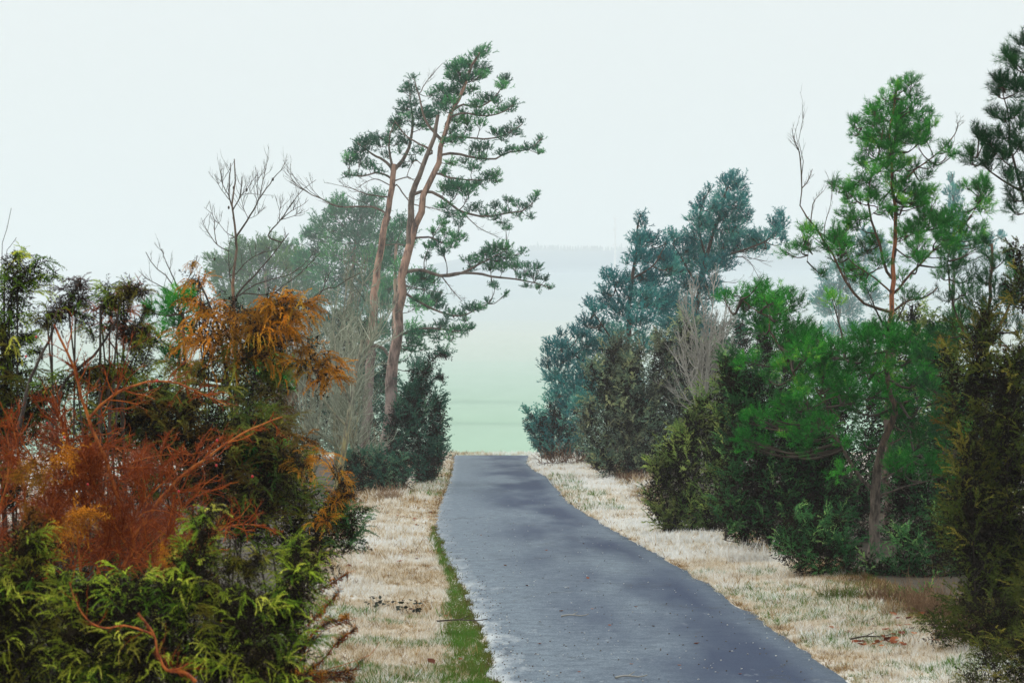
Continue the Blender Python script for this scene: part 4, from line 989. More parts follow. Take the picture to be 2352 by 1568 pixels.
rust = juniper('juniper', 'dead juniper top turned dark red beside the forked old juniper', 13.9,
    [(Z1([(640, 540), (720, 560), (840, 560)]), 28), (Z1([(700, 650), (780, 660), (900, 640)]), 32), (Z1([(740, 700), (820, 720), (880, 700)]), 24), (Z1([(790, 460), (840, 400), (890, 360)]), 18), (Z1([(640, 520), (690, 500), (760, 520)]), 22)],
    'jun_rust', T_SPRAY_HANG, 0.12, 1.5, 143, rs=1.1, droop=0.5, tint=0.5, lift=0.2, foot=290, stems=[(Z1([(720, 1500), (760, 1000), (780, 800), (800, 620), (840, 420)]), 3, 1)])
juniper('juniper', 'large dying juniper with orange brown drooping foliage', 17,
    [(Z1([(1270, 600), (1275, 420), (1245, 300)]), 26), (Z1([(1330, 900), (1440, 640), (1560, 480)]), 57), (Z1([(1480, 900), (1640, 650), (1780, 470)]), 60), (Z1([(1600, 760), (1780, 600), (1930, 490)]), 52), (Z1([(1640, 820), (1740, 780), (1800, 720)]), 44), (Z1([(1300, 760), (1340, 600), (1400, 500)]), 47), (Z1([(1700, 640), (1820, 620), (1900, 580)]), 44),
     (Z1([(1880, 800), (1990, 840), (2110, 960)]), 34), (Z1([(1900, 860), (2000, 920), (2090, 1000)]), 34), (Z1([(1880, 1340), (1930, 1400), (1960, 1560)]), 44), (Z1([(1230, 260), (1225, 240), (1240, 232)]), 7)],
    'jun_orange', T_SPRAY_HANG, 0.16, 1.7, 144, rs=1.05, core=1.0, tips=9.0, droop=0.48, tint=0.52, lift=0.25, foot=520, depth=0.8,
    dead=[(Z1([(1320, 980), (1180, 880), (1010, 900)]), 28), (Z1([(1400, 1200), (1420, 1000), (1380, 860)]), 44), (Z1([(1540, 1250), (1600, 1050), (1640, 860)]), 44), (Z1([(1250, 1150), (1300, 1000), (1280, 880)]), 40), (Z1([(1660, 1150), (1760, 980), (1800, 860)]), 34), (Z1([(1500, 900), (1560, 800), (1600, 700)]), 40), (Z1([(1680, 1300), (1740, 1180), (1800, 1080)]), 30), (Z1([(1440, 1400), (1560, 1300), (1640, 1200)]), 40)], dead_leaf='jun_moss', dead_label='olive brown lower boughs',
    stems=[(Z1([(1500, 1700), (1480, 1200), (1440, 900), (1380, 600), (1270, 360)]), 6, 2), (Z1([(1460, 1000), (1600, 800), (1760, 600)]), 3, 1.5)])
juniper('juniper', 'tangled dark olive juniper with mossy patches under the dying orange one', 14.5,
    [(Z1([(1000, 1250), (900, 1120), (800, 1060)]), 40), (Z1([(1100, 1300), (1050, 1150), (980, 1060)]), 44), (Z1([(1250, 1380), (1200, 1250), (1150, 1120)]), 46), (Z1([(1450, 1450), (1400, 1300), (1380, 1200)]), 50), (Z1([(700, 1200), (640, 1080), (560, 1010)]), 36), (Z1([(850, 1280), (800, 1180), (740, 1100)]), 36), (Z1([(1600, 1500), (1640, 1360), (1700, 1260)]), 44), (Z1([(400, 1180), (330, 1100), (240, 1040)]), 34), (Z1([(1560, 1640), (1700, 1560), (1840, 1540)]), 44), (Z1([(1300, 1600), (1260, 1480), (1200, 1360)]), 50), (Z1([(1050, 1560), (1000, 1420), (960, 1300)]), 50), (Z1([(780, 1480), (760, 1360), (760, 1250)]), 44), (Z1([(1440, 1720), (1440, 1600), (1420, 1480)]), 50), (Z1([(1700, 1700), (1800, 1600), (1840, 1480)]), 36), (Z1([(200, 1400), (180, 1250), (140, 1120)]), 44), (Z2([(60, 1000), (80, 840), (70, 640)]), 40), (Z2([(230, 1000), (250, 840), (240, 640)]), 40), (Z2([(400, 1000), (420, 840), (410, 640)]), 40), (Z2([(570, 1000), (590, 840), (580, 640)]), 40), (Z2([(740, 1000), (760, 840), (750, 640)]), 40), (Z2([(910, 1000), (930, 840), (920, 640)]), 40), (Z2([(1080, 1000), (1100, 840), (1090, 640)]), 40), (Z2([(1250, 1000), (1270, 840), (1260, 640)]), 40), (Z1([(560, 1500), (540, 1350), (500, 1200)]), 50), (Z1([(1500, 1560), (1560, 1400), (1600, 1300)]), 44), (Z1([(900, 1420), (880, 1300), (860, 1180)]), 44), (Z1([(60, 1500), (40, 1300), (20, 1150)]), 44), (Z1([(1250, 1800), (1260, 1650), (1250, 1560)]), 54), (Z1([(1560, 1900), (1580, 1750), (1600, 1640)]), 54), (Z1([(900, 1800), (900, 1650), (880, 1540)]), 54), (Z1([(500, 1800), (480, 1650), (460, 1540)]), 54), (Z1([(150, 1800), (140, 1650), (120, 1540)]), 54)],
    'jun_moss', T_SPRAY_NEAR, 0.16, 1.35, 145, rs=1.6, core=3.0, droop=0.15, tint=0.38, foot=430, depth=1.2,
    dead=[(Z2([(1650, 230), (1690, 190), (1740, 150)]), 26), (Z2([(1600, 130), (1640, 120), (1700, 100)]), 18)], dead_leaf='pine_bright', dead_label='fresh bright green tuft')
juniper('juniper', 'low rounded juniper with a dark green outer end leaning over the frosty verge', 14.8,
    [(Z2([(1750, 800), (1850, 640), (1950, 460)]), 40), (Z2([(1900, 760), (2020, 640), (2100, 520)]), 36), (Z2([(1500, 700), (1600, 560), (1720, 440)]), 44), (Z2([(1700, 480), (1820, 400), (1960, 350)]), 34), (Z2([(1600, 380), (1700, 310), (1860, 320)]), 32), (Z2([(1850, 900), (1950, 800), (2040, 760)]), 36), (Z2([(1350, 640), (1420, 520), (1500, 420)]), 42)],
    'jun_near', T_SPRAY_NEAR, 0.15, 1.4, 146, rs=1.5, droop=0.12, tint=0.42, foot=690, depth=1.0,
    dead=[(Z2([(2120, 700), (2190, 600), (2220, 480)]), 30), (Z2([(2200, 720), (2250, 640), (2260, 540)]), 22), (Z2([(2120, 560), (2190, 500), (2230, 440)]), 22)], dead_leaf='jun_dark', dead_label='dense dark green outer end')
juniper('juniper', 'spray of glowing orange juniper fronds at the hedge end above the dark green tip', 14.2,
    [(Z2([(2050, 520), (2130, 420), (2210, 320)]), 20), (Z2([(2100, 470), (2190, 380), (2280, 370)]), 14), (Z2([(2020, 560), (2080, 520), (2100, 560)]), 18), (Z2([(1880, 80), (1910, 140), (1930, 240)]), 22), (Z2([(2130, 180), (2160, 230), (2180, 330)]), 20)],
    'jun_orange', T_SPRAY_HANG, 0.13, 1.5, 147, leads=False, droop=0.35, tint=0.7, foot=760)

# bramble with rust red canes
rb = np.random.default_rng(51)
rose = bare_tree('rose_bramble', 'wild rose bramble with long rust orange canes and a mass of red brown twigs', 11.5,
    [(Z2([(760, 880), (820, 760), (860, 640), (790, 540), (740, 350), (690, 180), (620, 20), (560, -120), (515, -250), (480, -440), (390, -610), (345, -720)]), 5.2, 2.6),
     (Z2([(850, 640), (950, 500), (1100, 300), (1260, 170), (1480, 20), (1620, -60), (1800, -130)]), 4.8, 1.6), (Z2([(560, -115), (640, -200), (780, -300), (960, -355), (1120, -345), (1280, -280), (1450, -200)]), 3.5, 1.3), (Z2([(830, 560), (900, 430), (1050, 280), (1200, 140)]), 3.2, 1.3), (Z2([(500, 200), (440, 60), (380, -120), (330, -270)]), 3.0, 1.3),
     (Z2([(60, 900), (160, 500), (120, 100), (60, -150)]), 3.2, 1.3), (Z2([(300, 900), (300, 500), (230, 200), (100, -60)]), 3.2, 1.3), (Z2([(520, 900), (480, 500), (420, 150), (450, -60)]), 3.2, 1.3), (Z2([(-100, 800), (20, 400), (60, 100), (20, -100)]), 3.2, 1.3), (Z2([(1000, 850), (1080, 600), (1200, 420), (1340, 330)]), 3.0, 1.3), (Z2([(640, 880), (560, 640), (600, 400), (540, 200)]), 3.0, 1.3), (Z2([(180, 900), (260, 640), (330, 380), (360, 150)]), 3.0, 1.3), (Z2([(1200, 860), (1340, 640), (1500, 560), (1700, 560)]), 2.8, 1.2)] + [(Z2([(rb.uniform(0, 1100), 900), (a := rb.uniform(-50, 1150), rb.uniform(300, 560)), (a + rb.uniform(-160, 200), rb.uniform(20, 300)), (a + rb.uniform(-300, 420), rb.uniform(-60, 330))]), rb.uniform(1.5, 2.6), .8) for _ in range(12)],
    'twig_rust', 'cane_orange', 150, join=False, twigs=30, kids=4, levels=2, length=(40, 120), group=None, up=0.12, spread=0.95, tint=0.5, t0=0.05, rad=1.7, cat='bramble', wiggle=0.35)
th = Geo()
for ch in [c for c in bpy.data.objects if c.parent == rose and c.name.startswith(('trunk', 'branch'))]:
    ch.name = 'cane'
fr = Geo()
for (a, b, c, rr) in (((250, 300), (360, 180), (500, 60), 16), ((100, 420), (170, 500), (200, 640), 16), ((350, 620), (470, 560), (560, 470), 14), ((60, 260), (120, 200), (200, 150), 12), ((1000, 760), (1150, 700), (1220, 640), 16), ((460, 480), (560, 470), (670, 470), 10)):
    plume(fr, None, Z2([a, b, c]), rr, 11.2, T_SPRAY_HANG, 0.10, 34, rb, 0.4, 0.28, rb.uniform(-.2, .2), 0.4)
wi = Geo()
for k in range(24):
    a = (rb.uniform(-60, 1180), rb.uniform(-60, 760)); h = rb.uniform(120, 240)
    plume(wi, None, Z2([(a[0] + rb.normal(0, 40), a[1] + h), (a[0], a[1] + h / 2), (a[0] + rb.normal(0, 50), a[1])]), rb.uniform(20, 34), 11.9 + rb.uniform(-.2, 1.0), T_SPRAY_NEAR, 0.10, 60, rb, 0.1, 0.45, 0.0, 0.5, core=1.0)
wi.build('withered_foliage', M['jun_rust'], rose)
fr.build('dead_fronds', M['jun_orange'], rose)
for hx, hy in ((1385, 20), (1140, 345), (1325, 1010), (1410, 1175), (410, 0), (1380, 180), (1000, -360), (165, -515), (230, -640), (1610, 250), (560, 300), (300, -90)):
    q = Z2([(hx, hy)])[0]; c = P(q[0], q[1], 11.0 + rb.uniform(-.5, .2))
    g = Geo(); rr = rb.uniform(0.005, 0.0075); zs = np.linspace(-1, 1, 7)
    pp = c + np.stack([0 * zs, 0 * zs, zs * rr * 1.25], -1)
    g.tubes_r(pp[None], (np.sqrt(np.maximum(1 - zs ** 2, 0.03)) * rr)[None], 8, 0.5)
    g.build('rose_hip', M['hip'], nearest_part(rose, c, ('cane',)), smooth=True)

# front row, nearest the camera and out of focus
juniper('juniper', 'blurred juniper clump nearest the camera with yellow green tips along a level top', 8.8,
    [(Z2([(700, 1500), (650, 1200), (620, 900)]), 60), (Z2([(900, 1500), (900, 1200), (880, 880)]), 60), (Z2([(1100, 1500), (1120, 1200), (1100, 880)]), 60), (Z2([(1180, 1100), (1270, 800), (1300, 580), (1360, 450)]), 26), (Z2([(1060, 1050), (1130, 880), (1210, 710)]), 24), (Z2([(1350, 1500), (1380, 1200), (1360, 900)]), 60), (Z2([(1600, 1500), (1620, 1250), (1600, 920)]), 56), (Z2([(1780, 1500), (1820, 1250), (1830, 960)]), 44), (Z2([(1750, 1200), (1860, 1020), (1930, 860)]), 34), (Z2([(1560, 900), (1620, 800), (1660, 720)]), 16), (Z2([(1850, 900), (1880, 780), (1900, 640)]), 18), (Z2([(500, 1400), (480, 1150), (520, 920)]), 50), (Z2([(1900, 960), (1980, 880), (2040, 830)]), 20), (Z2([(1420, 860), (1500, 820), (1600, 830)]), 18), (Z2([(420, 1800), (440, 1600), (430, 1380)]), 44), (Z2([(650, 1800), (670, 1600), (660, 1380)]), 44), (Z2([(880, 1800), (900, 1600), (890, 1380)]), 44), (Z2([(1110, 1800), (1130, 1600), (1120, 1380)]), 44), (Z2([(1340, 1800), (1360, 1600), (1350, 1380)]), 44), (Z2([(1570, 1800), (1590, 1600), (1580, 1380)]), 44), (Z2([(1800, 1800), (1820, 1600), (1810, 1380)]), 44)],
    'jun_near', T_SPRAY_HANG, 0.080, 0.9, 160, rs=1.6, core=3.5, droop=0.30, tint=0.56, depth=0.9, foot=420, lift=0.35)
juniper('juniper', 'blurred juniper clump filling the lower corner with one lime green spire', 9.2,
    [(Z2([(60, 1400), (140, 1000), (170, 700), (180, 500)]), 34), (Z2([(-60, 1400), (0, 1100), (40, 840)]), 56), (Z2([(180, 1450), (220, 1150), (240, 850)]), 50), (Z2([(330, 1450), (330, 1150), (350, 880)]), 46), (Z2([(120, 900), (230, 700), (280, 640)]), 22), (Z2([(-100, 1500), (-80, 1200), (-60, 900)]), 60), (Z2([(-60, 1800), (-40, 1600), (-50, 1380)]), 44), (Z2([(100, 1800), (120, 1600), (110, 1380)]), 44), (Z2([(260, 1800), (280, 1600), (270, 1380)]), 44)],
    'jun_near', T_SPRAY_HANG, 0.080, 0.9, 161, rs=1.5, core=3.5, droop=0.36, tint=0.56, depth=0.9, foot=40, lift=0.35)
bare_tree('rose_cane', 'bent red cane looping in front of the dark base of the blurred junipers', 7.9,
    [(Z2([(1250, 1560), (1180, 1500), (1060, 1480), (1000, 1350), (980, 1250), (880, 1120)]), 4, 2), (Z2([(980, 1255), (880, 1220), (780, 1200), (680, 1215), (580, 1180), (500, 1080), (440, 920)]), 2.6, 1.2), (Z2([(1060, 1485), (1150, 1470), (1200, 1440)]), 2.4, 1)],
    'twig_rust', 'cane_orange', 162, twigs=12, kids=3, levels=1, length=(30, 80), up=0.1, tint=0.45, t0=0.1, rad=0.9, cat='bramble', wiggle=0.3)
juniper('bramble_sprig', 'thin arching bramble sprig with small yellow leaves hanging over the frosty grass', 12.8,
    [(Z2([(1900, 1400), (2000, 1250), (2100, 1180), (2250, 1160)]), 14), (Z2([(1960, 1200), (2080, 1080), (2180, 960)]), 9), (Z2([(1950, 1500), (2060, 1420), (2160, 1300), (2300, 1200)]), 9), (Z2([(1900, 1560), (2000, 1540), (2150, 1530), (2280, 1540)]), 12), (Z2([(1800, 1500), (2000, 1500), (2250, 1480), (2330, 1380)]), 8), (Z2([(2000, 980), (2100, 940), (2230, 860)]), 7)],
    'jun_orange', T_SPRAY_NEAR, 0.085, 0.8, 163, leads=False, cat='bramble', droop=0.1, tint=0.45, foot=690, depth=1.0,
    stems=[(Z2([(1750, 1620), (1950, 1380), (2050, 1240), (2280, 1150)]), 1.4, .5), (Z2([(1820, 1640), (2050, 1500), (2350, 1390), (2420, 1300)]), 1.4, .4), (Z2([(1780, 1560), (1950, 1490), (2200, 1500)]), 1.4, .4)], twig='twig_rust', bark='cane_orange')

# ------------------------------------------------------------------ trees: right side, far to near
cluster_tree('background_pine', 'faint blue grey pine far off in the gap left of the orange stemmed pine', 'pine', 330, [(1920, 1030), (1925, 800), (1930, 600)], (6, 2),
    [(1890, 640, 18), (1920, 620, 22), (1950, 610, 22), (1980, 590, 22), (2010, 560, 22), (1985, 545, 18), (2020, 590, 24), (1960, 560, 14), (1900, 670, 24), (1940, 660, 26), (1980, 640, 26), (1900, 710, 26), (1950, 710, 28), (1880, 690, 20), (2000, 680, 28), (1960, 760, 28), (1910, 760, 26)], 'pine_blue', 'bark_dark', T_PINE_FAR, 0.9, 2.6, 201, depth=0.8, flat=0.9)
cluster_tree('background_pine', 'slim grey blue pine spire just right of the orange stemmed pine', 'pine', 190, [(2195, 1001), (2192, 800), (2190, 600), (2188, 400)], (6, 1.5),
    CL(Z7, .42, [(1290, 790, 14), (1285, 830, 20), (1270, 870, 24), (1300, 880, 28), (1330, 860, 16), (1275, 930, 30), (1310, 940, 32), (1350, 920, 26), (1280, 990, 32), (1320, 1000, 34), (1260, 1050, 28), (1300, 1060, 36), (1350, 1040, 28), (1290, 1120, 38), (1340, 1110, 34), (1260, 880, 12), (1300, 1180, 40), (1350, 1180, 36), (1420, 1170, 26), (1500, 1130, 16), (1540, 1120, 14), (1470, 1160, 18), (1520, 1180, 26), (1560, 1100, 8)]), 'pine_blue', 'bark_dark', T_PINE_FAR, 0.45, 2.0, 202, depth=0.6, flat=1.3, up=1.3)

juniper('juniper', 'small hazy juniper standing alone where the road runs out', 92,
    [([(1262, 1055), (1258, 1000), (1248, 950)], 28), ([(1262, 1050), (1240, 970), (1205, 950)], 16), ([(1285, 1052), (1290, 980), (1285, 915)], 26), ([(1305, 1050), (1315, 980), (1322, 925)], 24), ([(1245, 1040), (1230, 1000), (1215, 975)], 14), ([(1330, 1050), (1338, 1000), (1340, 950)], 16), ([(1272, 1000), (1270, 950), (1262, 925)], 20)],
    'pine_blue', T_SPRAY_FAR, 0.36, 1.3, 210, rs=1.2, droop=0.0, tint=0.6, stems=[([(1268, 1060), (1268, 1000), (1250, 950)], 6, 2)])
cluster_tree('scots_pine', 'broad blue green pine whose stepped branches lean out over the road', 'pine', 79, [(1448, 1079), (1446, 900), (1444, 780), (1452, 650), (1472, 490)], (10, 2),
    [(1475, 495, 12), (1472, 520, 18), (1478, 545, 23), (1462, 560, 21), (1490, 560, 23), (1500, 545, 13), (1458, 600, 26), (1485, 595, 29), (1510, 580, 21), (1528, 555, 16), (1530, 590, 23), (1450, 640, 26), (1480, 640, 34), (1515, 630, 34), (1550, 610, 29), (1405, 625, 16), (1412, 650, 23), (1440, 680, 34), (1480, 690, 39), (1395, 665, 18), (1400, 690, 29), (1420, 720, 34), (1460, 740, 39), (1520, 690, 39), (1355, 695, 16), (1365, 715, 23), (1380, 745, 31), (1350, 740, 23), (1420, 770, 39), (1470, 790, 39), (1330, 770, 16), (1345, 790, 26), (1380, 800, 36), (1430, 830, 39), (1340, 825, 29), (1290, 765, 12), (1300, 785, 18), (1285, 800, 23), (1265, 790, 16), (1260, 815, 16), (1310, 815, 29), (1290, 835, 29), (1340, 860, 36), (1385, 860, 39), (1255, 840, 16), (1265, 860, 23), (1290, 875, 31), (1320, 895, 34), (1280, 905, 26), (1360, 900, 36), (1300, 930, 21), (1340, 920, 29), (1400, 920, 39), (1450, 880, 39), (1322, 760, 16), (1390, 630, 10), (1440, 600, 13)],
    'pine_blue', 'bark_dark', T_PINE_FAR, 0.23, 2.1, 211, depth=0.8, flat=0.85, tint=0.45, up=0.9,
    limbs=[([(1446, 1000), (1390, 930), (1330, 900), (1262, 850)], 4, 1), ([(1445, 930), (1390, 870), (1340, 830), (1275, 785)], 4, 1), ([(1445, 830), (1400, 770), (1352, 700)], 3, 1), ([(1447, 730), (1420, 680), (1405, 630)], 3, 1), ([(1455, 640), (1500, 610), (1530, 560)], 3, 1)])
cluster_tree('scots_pine', 'tallest of the hazy blue pines with one long bough sweeping to the right', 'pine', 87, [(1610, 1066), (1605, 850), (1600, 700), (1622, 590), (1650, 500), (1682, 400)], (10, 2),
    [(1684, 398, 13), (1668, 415, 16), (1700, 420, 16), (1682, 430, 23), (1665, 450, 23), (1700, 455, 23), (1680, 475, 31), (1655, 490, 29), (1700, 500, 29), (1625, 440, 10), (1615, 455, 16), (1605, 475, 18), (1630, 480, 23), (1600, 505, 16), (1640, 520, 34), (1680, 525, 34), (1610, 520, 23), (1580, 510, 13), (1590, 540, 26), (1620, 555, 34), (1660, 560, 34), (1700, 540, 21), (1560, 550, 21), (1540, 545, 16), (1575, 575, 29), (1545, 580, 23), (1605, 590, 36), (1650, 590, 34), (1530, 600, 23), (1570, 610, 34), (1620, 620, 36), (1660, 610, 21),
     (1800, 485, 10), (1795, 505, 14), (1785, 525, 18), (1770, 515, 16), (1770, 540, 21), (1750, 545, 23), (1730, 540, 21), (1710, 560, 26), (1735, 565, 23), (1760, 560, 18), (1690, 570, 23), (1795, 545, 10), (1790, 562, 10), (1580, 650, 36), (1620, 660, 36), (1560, 690, 39), (1600, 710, 39), (1640, 680, 26), (1575, 750, 39), (1620, 760, 34), (1540, 740, 34), (1555, 800, 39), (1600, 810, 36)],
    'pine_blue', 'bark_dark', T_PINE_FAR, 0.24, 2.2, 212, depth=0.6, flat=0.9, tint=0.5, up=0.9,
    limbs=[([(1615, 620), (1660, 590), (1720, 570), (1770, 545), (1797, 495)], 4, 1), ([(1603, 660), (1570, 600), (1545, 560)], 3, 1), ([(1620, 590), (1605, 520), (1618, 450)], 3, 1)],
    bare=[([(1625, 620), (1690, 590), (1720, 600), (1745, 640)], 1.5, .5), ([(1640, 600), (1700, 590), (1760, 600)], 1.4, .5), ([(1610, 680), (1650, 650), (1690, 650)], 1.4, .5)])
juniper('juniper', 'big brownish grey juniper with straw yellow upper tips among the blue pines', 68,
    [([(1400, 1090), (1392, 940), (1400, 850), (1428, 768)], 40), ([(1445, 1095), (1445, 950), (1450, 820)], 46), ([(1372, 1080), (1360, 990), (1352, 920)], 26), ([(1500, 1095), (1510, 900), (1530, 760)], 50), ([(1550, 1080), (1565, 900), (1580, 720)], 48), ([(1420, 1040), (1430, 900), (1470, 790)], 34), ([(1470, 1090), (1480, 1000), (1490, 900)], 44), ([(1600, 1060), (1615, 900), (1625, 780)], 40), ([(1358, 900), (1365, 850), (1360, 830)], 16), ([(1420, 1095), (1400, 1070), (1370, 1040)], 30)],
    'jun_grey', T_SPRAY_FAR, 0.26, 1.35, 213, rs=1.25, droop=0.08, tint=0.5, stems=[([(1470, 1100), (1472, 1000), (1480, 880)], 5, 2)])
bare_tree('bare_tree', 'pale ash grey leafless birch thicket right of the brownish juniper', 66,
    [([(1610, 1098), (1612, 900), (1600, 780), (1585, 650)], 3.4, 1), ([(1612, 950), (1630, 800), (1640, 650)], 2.4, .8), ([(1612, 950), (1600, 800), (1565, 690)], 2.4, .8), ([(1620, 980), (1655, 820), (1668, 690)], 2.4, .8), ([(1615, 980), (1640, 860), (1655, 740)], 2.2, .8), ([(1610, 980), (1580, 860), (1555, 760)], 2.2, .8), ([(1610, 1000), (1625, 880), (1615, 700)], 2.2, .8)],
    'twig_pale', 'twig_pale', 214, twigs=20, kids=4, levels=2, length=(45, 110), up=0.35, tint=0.5, t0=0.15, rad=1.4)
bare_tree('brush_pile', 'low heap of purplish brown bare twigs on the frosty bank by the road end', 84, [([(1250, 1073), (1280, 1066), (1330, 1068)], 1.6, .6), ([(1262, 1074), (1295, 1058), (1310, 1045)], 1.4, .5), ([(1300, 1076), (1270, 1062), (1235, 1068)], 1.4, .5), ([(1320, 1074), (1330, 1060), (1350, 1056)], 1.2, .5)],
    'twig_brown', 'bark_dark', 215, join=False, twigs=26, kids=4, levels=1, length=(25, 60), up=0.15, tint=0.3, t0=0.0, rad=0.9, cat='brush pile')
juniper('juniper', 'olive green juniper with feathery frosted tips bordering the white verge', 37.5,
    [([(1545, 1235), (1530, 1120), (1545, 1000)], 44), ([(1590, 1240), (1600, 1050), (1625, 890)], 46), ([(1640, 1240), (1660, 1020), (1680, 850)], 48), ([(1510, 1190), (1500, 1130), (1512, 1060)], 26), ([(1570, 1180), (1560, 1060), (1590, 940)], 36), ([(1520, 1225), (1560, 1180), (1600, 1140)], 36), ([(1560, 1230), (1540, 1200), (1510, 1170)], 26), ([(1640, 1100), (1660, 950), (1668, 830)], 30), ([(1620, 1215), (1640, 1190), (1690, 1170)], 34)],
    'jun_olive', T_SPRAY_MID, 0.20, 1.5, 216, droop=0.06, tint=0.5)
juniper('juniper', 'yellowish juniper spire rising behind the forked pine limb', 45,
    [([(1830, 1150), (1825, 900), (1815, 740)], 38), ([(1800, 1100), (1800, 900), (1806, 700)], 26), ([(1790, 1000), (1770, 850), (1760, 760)], 34), ([(1880, 1100), (1890, 900), (1880, 760)], 40)],
    'jun_dark', T_SPRAY_MID, 0.22, 1.3, 217, tint=0.62)
juniper('juniper', 'tall blackish green juniper forming the dark heart of the right hand thicket', 33.5,
    [([(1710, 1262), (1715, 1050), (1705, 880), (1700, 805)], 60), ([(1770, 1270), (1780, 1050), (1790, 900)], 62), ([(1665, 1240), (1680, 1100), (1690, 980)], 36), ([(1740, 1240), (1740, 1000), (1745, 840)], 44), ([(1830, 1270), (1840, 1080), (1840, 950)], 56), ([(1690, 950), (1676, 870), (1668, 815)], 22), ([(1880, 1260), (1890, 1100), (1880, 980)], 50), ([(1800, 1200), (1850, 1050), (1870, 940)], 50)],
    'jun_dark', T_SPRAY_MID, 0.20, 1.45, 218, droop=0.06, tint=0.42)
for lab, d, pl, seed, leaf, ti in (
    ('golden green juniper showing through behind the orange pine stem', 46, [([(2100, 1150), (2100, 900), (2095, 680)], 50), ([(2060, 1100), (2060, 900), (2050, 740)], 40), ([(2150, 1130), (2150, 900), (2140, 720)], 44), ([(2180, 1100), (2190, 850), (2200, 740)], 44)], 219, 'jun_olive', 0.6),
    ('shadowy green juniper closing the gap under the two pine crowns', 43, [([(1930, 1180), (1930, 1000), (1925, 860)], 56), ([(2000, 1190), (2000, 1000), (2000, 880)], 56), ([(2080, 1190), (2080, 1020), (2080, 900)], 60), ([(2160, 1180), (2160, 1020), (2165, 880)], 60), ([(2230, 1180), (2230, 1000), (2240, 860)], 56), ([(2290, 1180), (2290, 1000), (2290, 880)], 56)], 220, 'jun_dark', 0.35)):
    juniper('juniper', lab, d, pl, leaf, T_SPRAY_MID, 0.26, 1.3, seed, tint=ti)

juniper('juniper', 'dark green juniper wall between the olive juniper and the stout grey trunk', 34.5,
    [([(1860, 1275), (1860, 1150), (1850, 1020)], 56), ([(1920, 1275), (1925, 1150), (1930, 1010)], 60), ([(1985, 1275), (1980, 1180), (1970, 1060)], 40), ([(2060, 1280), (2070, 1180), (2080, 1040)], 56), ([(2130, 1290), (2140, 1150), (2150, 1000)], 60), ([(2200, 1290), (2205, 1150), (2200, 1000)], 60)],
    'jun_dark', T_SPRAY_MID, 0.20, 1.4, 221, tint=0.38, depth=0.4)
juniper('juniper', 'grey green juniper filling the space behind the pale leafless birches', 72,
    [([(1600, 1080), (1600, 900), (1595, 760)], 44), ([(1650, 1080), (1650, 900), (1655, 740)], 44), ([(1700, 1070), (1700, 900), (1705, 720)], 44), ([(1750, 1070), (1750, 850), (1755, 680)], 44)],
    'jun_teal', T_SPRAY_FAR, 0.30, 1.3, 222, tint=0.55)
